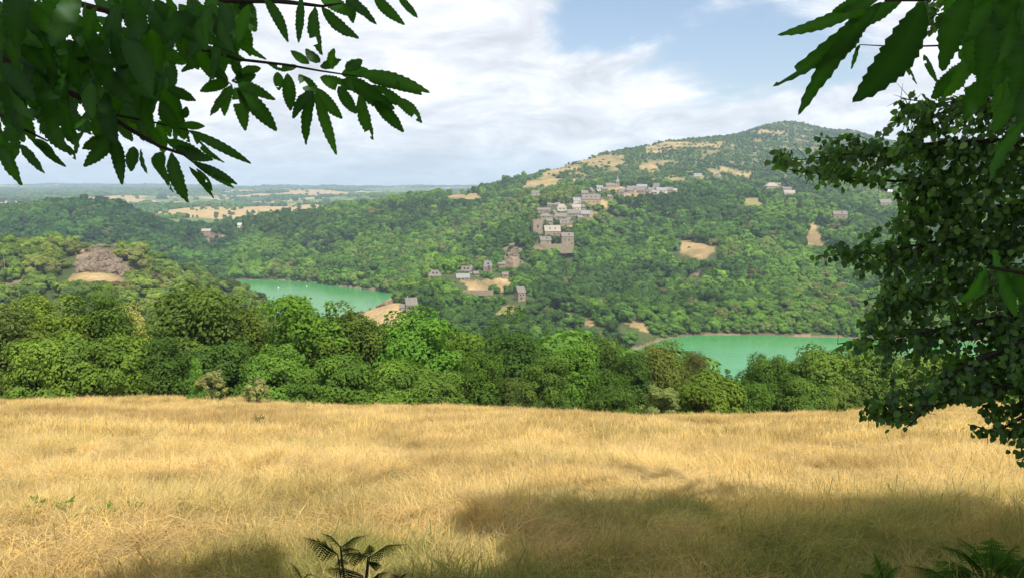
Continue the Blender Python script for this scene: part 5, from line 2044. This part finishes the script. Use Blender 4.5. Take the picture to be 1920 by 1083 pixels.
for k in range(9):
    an = k * .7
    b.tube([np.array([5.8, 4.7, 3.5 + k * .4]) - org, np.array([5.8 - 2 * abs(math.cos(an)), 4 - 1.5 * math.sin(an), 4.6 + k * .3]) - org, np.array([6.2 - 4.5 * abs(math.cos(an)), 2 - 3 * math.sin(an), 5 + k * .3]) - org], [.08, .05, .02], 6)
b.build('crown_limbs', M_BARK, pop, True)
LP.build('foliage', M_POP, pop)

# ------------------------------------------------------------------ ferns and weeds
def frond(LVx, P0, P1, wid, up, r, n=26):
    ax = P1 - P0
    L_ = np.linalg.norm(ax)
    a = ax / L_
    sd0 = norm(np.cross(a, up))
    V_, F_ = [], []
    for i in range(n):
        t_ = (i + 1) / (n + 1)
        c_ = P0 + ax * t_ + up * (.11 * L_ * math.sin(math.pi * t_))
        pl = wid * (1 - t_) ** .75 * (.45 + .9 * min(1, t_ * 4))
        for s_ in (-1, 1):
            d_ = norm(sd0 * s_ + a * .45 - up * r.uniform(.35, .95))
            m_ = 6
            nn_ = norm(np.cross(d_, a) * s_ + up * .2)
            s2 = norm(np.cross(d_, nn_))
            for q in range(m_):
                u_ = (q + .5) / m_
                lw = pl * .13 * (1 - u_ * .75)
                b0 = c_ + d_ * pl * u_
                for e_ in (-1, 1):
                    b_i = LVx.n + len(V_)
                    tip = b0 + s2 * e_ * lw + d_ * lw * .55 - up * lw * .25
                    V_ += [b0 - d_ * pl / m_ * .42, tip - d_ * pl / m_ * .1, tip + d_ * pl / m_ * .12, b0 + d_ * pl / m_ * .46]
                    F_.append((b_i, b_i + 1, b_i + 2, b_i + 3))
    LVx.V.append(np.array(V_))
    LVx.F.append(np.array(F_))
    LVx.T.append(np.full(len(V_), r.random()))
    LVx.n += len(V_)


def fern(name, label, base, fr, dep, mat=None, group=None):
    """fr: fronds as (x0,y0,x1,y1,widthpx) rows; base: px of the root at depth dep"""
    pb = ray(*base, dep)
    zg = float(zterr(pb[0], pb[1]))
    root = empty(name, (pb[0], pb[1], zg))
    o3 = np.array(root.location)
    tag(root, label, 'fern', group)
    LVx = Leaves()
    st = MB()
    st0 = None
    for (x0, y0, x1, y1, w) in fr:
        r0 = dep + rl.uniform(-.12, .12)
        r1 = r0 + rl.uniform(-.18, .12)
        P0, P1 = ray(x0, y0, r0) - o3, ray(x1, y1, r1) - o3
        frond(LVx, P0, P1, w * dep / FPX, norm(np.array([rl.gauss(0, .2), -.25, 1])), rl)
        st.tube([np.array([rl.uniform(-.03, .03), 0, -.03]), P0 * np.array([.6, .6, .55]), P0, P0 + (P1 - P0) * .5 + np.array([0, 0, .11 * np.linalg.norm(P1 - P0)]), P1], [.006, .005, .004, .003, .0012], 4, False)
    LVx.build('fronds', mat or M_FERN, root)
    st.build('stem', M_TWIG if mat is None else mat, root)


fern('bracken_fern', 'dark bracken fern silhouetted at the bottom edge left of centre', (660, 1120),
     [(633, 1038, 568, 1007, 26), (638, 1024, 603, 999, 18), (638, 1026, 688, 1003, 18), (640, 1030, 674, 1031, 12), (690, 1045, 763, 1020, 26), (694, 1040, 692, 1020, 14),
      (690, 1042, 638, 1040, 22), (690, 1052, 716, 1060, 18), (680, 1078, 609, 1066, 30), (690, 1090, 730, 1072, 24), (640, 1045, 640, 1062, 16), (650, 1090, 600, 1100, 30), (700, 1100, 770, 1090, 30)], 4.4)
M_FERN2 = foliage_mat('fern_green', (0.055, 0.125, 0.022), 0.35, False, 0.0, 0.35)
fern('bracken_fern', 'leafy green bracken filling the bottom right corner', (1850, 1130),
     [(1850 + dx, 1075 + dy, 1850 + ex_, 1040 + ey, 40) for dx, dy, ex_, ey in
      ((-20, 0, -110, 10), (-10, -10, -90, -15), (0, -10, -50, -30), (10, -10, 10, -34), (20, -8, 60, -20), (30, 0, 80, 5), (-30, 10, -120, 35), (-20, 15, -70, 30), (10, 10, 40, 20), (0, 0, -20, 0), (40, 15, 90, 25), (-60, 20, -150, 20), (20, 0, 30, -10))], 4.7, M_FERN2)
fern('bracken_fern', 'single small bracken standing left of the leafy corner bracken', (1660, 1120),
     [(1655, 1085, 1638, 1036, 22), (1655, 1088, 1690, 1060, 22), (1652, 1092, 1612, 1074, 20), (1660, 1095, 1665, 1050, 18)], 4.8, M_FERN2)
fern('bracken_fern', 'tiny dark fern at the bottom edge right of the tall silhouetted one', (752, 1110), [(748, 1085, 764, 1074, 10), (748, 1085, 735, 1076, 10)], 4.5)
fern('bracken_fern', 'thin curled fern frond at the bottom edge left of the tall silhouetted one', (560, 1110), [(565, 1082, 543, 1053, 8), (566, 1086, 590, 1078, 10)], 4.5)


def weed(px, py, hpx, label, seed, col=(0.11, 0.17, 0.035), n=26, name='weed', wid=1.0):
    D = 1.0
    # depth where the sight line meets the ground
    ys_ = np.linspace(3, 58, 600)
    k = T(py)
    xs_ = (px - 960) / FPX * ys_ / (CP + (541.5 - py) / FPX * SP)
    zz_ = zterr(xs_, ys_)
    i = int(np.argmax(-k * ys_ <= zz_))
    y = ys_[i]
    p = np.array([xs_[i], y, zz_[i]])
    h_ = hpx * y / FPX + .16
    r = random.Random(seed)
    root = empty(name, p)
    Lw = Leaves()
    st = MB()
    for s_ in range(4):
        lean = np.array([r.gauss(0, .22), r.gauss(0, .15), 1.0]) * h_ * r.uniform(.65, 1)
        st.tube([(0, 0, -.03), tuple(lean * .5), tuple(lean)], [h_ * .014, h_ * .01, h_ * .004], 4, False)
        for q in range(n // 4):
            f = r.uniform(.25, 1)
            b0 = lean * f
            d_ = np.array([r.gauss(0, 1), r.gauss(0, 1), r.uniform(.1, 1)])
            d_ = norm(d_) * h_ * r.uniform(.16, .32) * wid
            Lw.blade(b0, b0 + d_, h_ * .065 * wid, np.array([0, -.5, 1]), r, nseg=3)
    mt_ = foliage_mat('weed_leaf', col, .3, False, 0, .3)
    Lw.build('leaves', mt_, root)
    st.build('stem', mt_, root)
    tag(root, label, 'plant')


weed(65, 1000, 48, 'upright green bracken shoot among the straw near the left edge', 1, wid=1.3, n=40)
weed(140, 1005, 42, 'spreading green weed right of the upright shoot at lower left', 2, wid=1.5)
weed(195, 1000, 38, 'second spreading weed in the lower left straw, between two others', 3, wid=1.4)
weed(243, 1010, 40, 'darker green weed in the lower left straw right of the spreading ones', 4, (0.08, 0.13, 0.03), wid=1.6)
weed(290, 990, 30, 'pale green weed, rightmost of the lower left clump', 5, wid=1.4)
weed(484, 808, 26, 'small dark green sapling alone in the middle of the straw at left', 6, (0.06, 0.10, 0.04), n=60, name='field_sapling', wid=.9)
weed(645, 995, 22, 'green grass tuft above the dark bracken', 7, (0.16, 0.22, 0.05), wid=.8)
weed(1205, 1003, 14, 'small yellow flowered weed in the shade right of the bright gap', 8, (0.45, 0.38, 0.03), wid=1.2)
weed(1690, 945, 22, 'thin dark weed on the edge of the big shadow at the right', 9, (0.09, 0.13, 0.04), wid=.8)
weed(1895, 940, 20, 'dark weed on the shadow edge close to the right side', 10, (0.09, 0.13, 0.04), wid=.9)

# stone heap at the crest
r = random.Random(5)
pbx = at(965, 772, 50)
zg = float(zterr(pbx[0], 50))
root = empty('stone_heap', (pbx[0], 50, zg))
tag(root, 'small heap of grey stones in the straw near the trees at the middle', 'stones')
for k in range(9):
    b = MB()
    s_ = r.uniform(.16, .34)
    pts_ = []
    for q in range(8):
        an = q / 8 * 6.283
        pts_.append((s_ * math.cos(an) * r.uniform(.8, 1.2), s_ * math.sin(an) * r.uniform(.7, 1.1), r.uniform(-.05, .1)))
    top = [(x_ * .6, y_ * .6, z_ + s_ * r.uniform(.6, .9)) for x_, y_, z_ in pts_]
    b.poly(pts_ + top, [tuple(range(8, 16)), tuple(reversed(range(8)))] + [(q, (q + 1) % 8, 8 + (q + 1) % 8, 8 + q) for q in range(8)])
    b.build('stone', M_ROCK, root, False, loc=(r.uniform(-.9, .9), r.uniform(-.3, .3), r.uniform(.1, .35)))

# ------------------------------------------------------------------ haze
m, t, out = newmat('haze_air')
pv = t.nodes.new('ShaderNodeVolumePrincipled')
pv.inputs['Color'].default_value = (0.62, 0.81, 1.0, 1)
pv.inputs['Density'].default_value = 0.000125
pv.inputs['Anisotropy'].default_value = 0.0
t.links.new(pv.outputs[0], out.inputs['Volume'])
b = MB()
b.box(-14500, 15500, -90, 12700, -140, 330)
tag(b.build('haze', m), 'thin bluish summer haze over the valley', None, None, 'stuff')
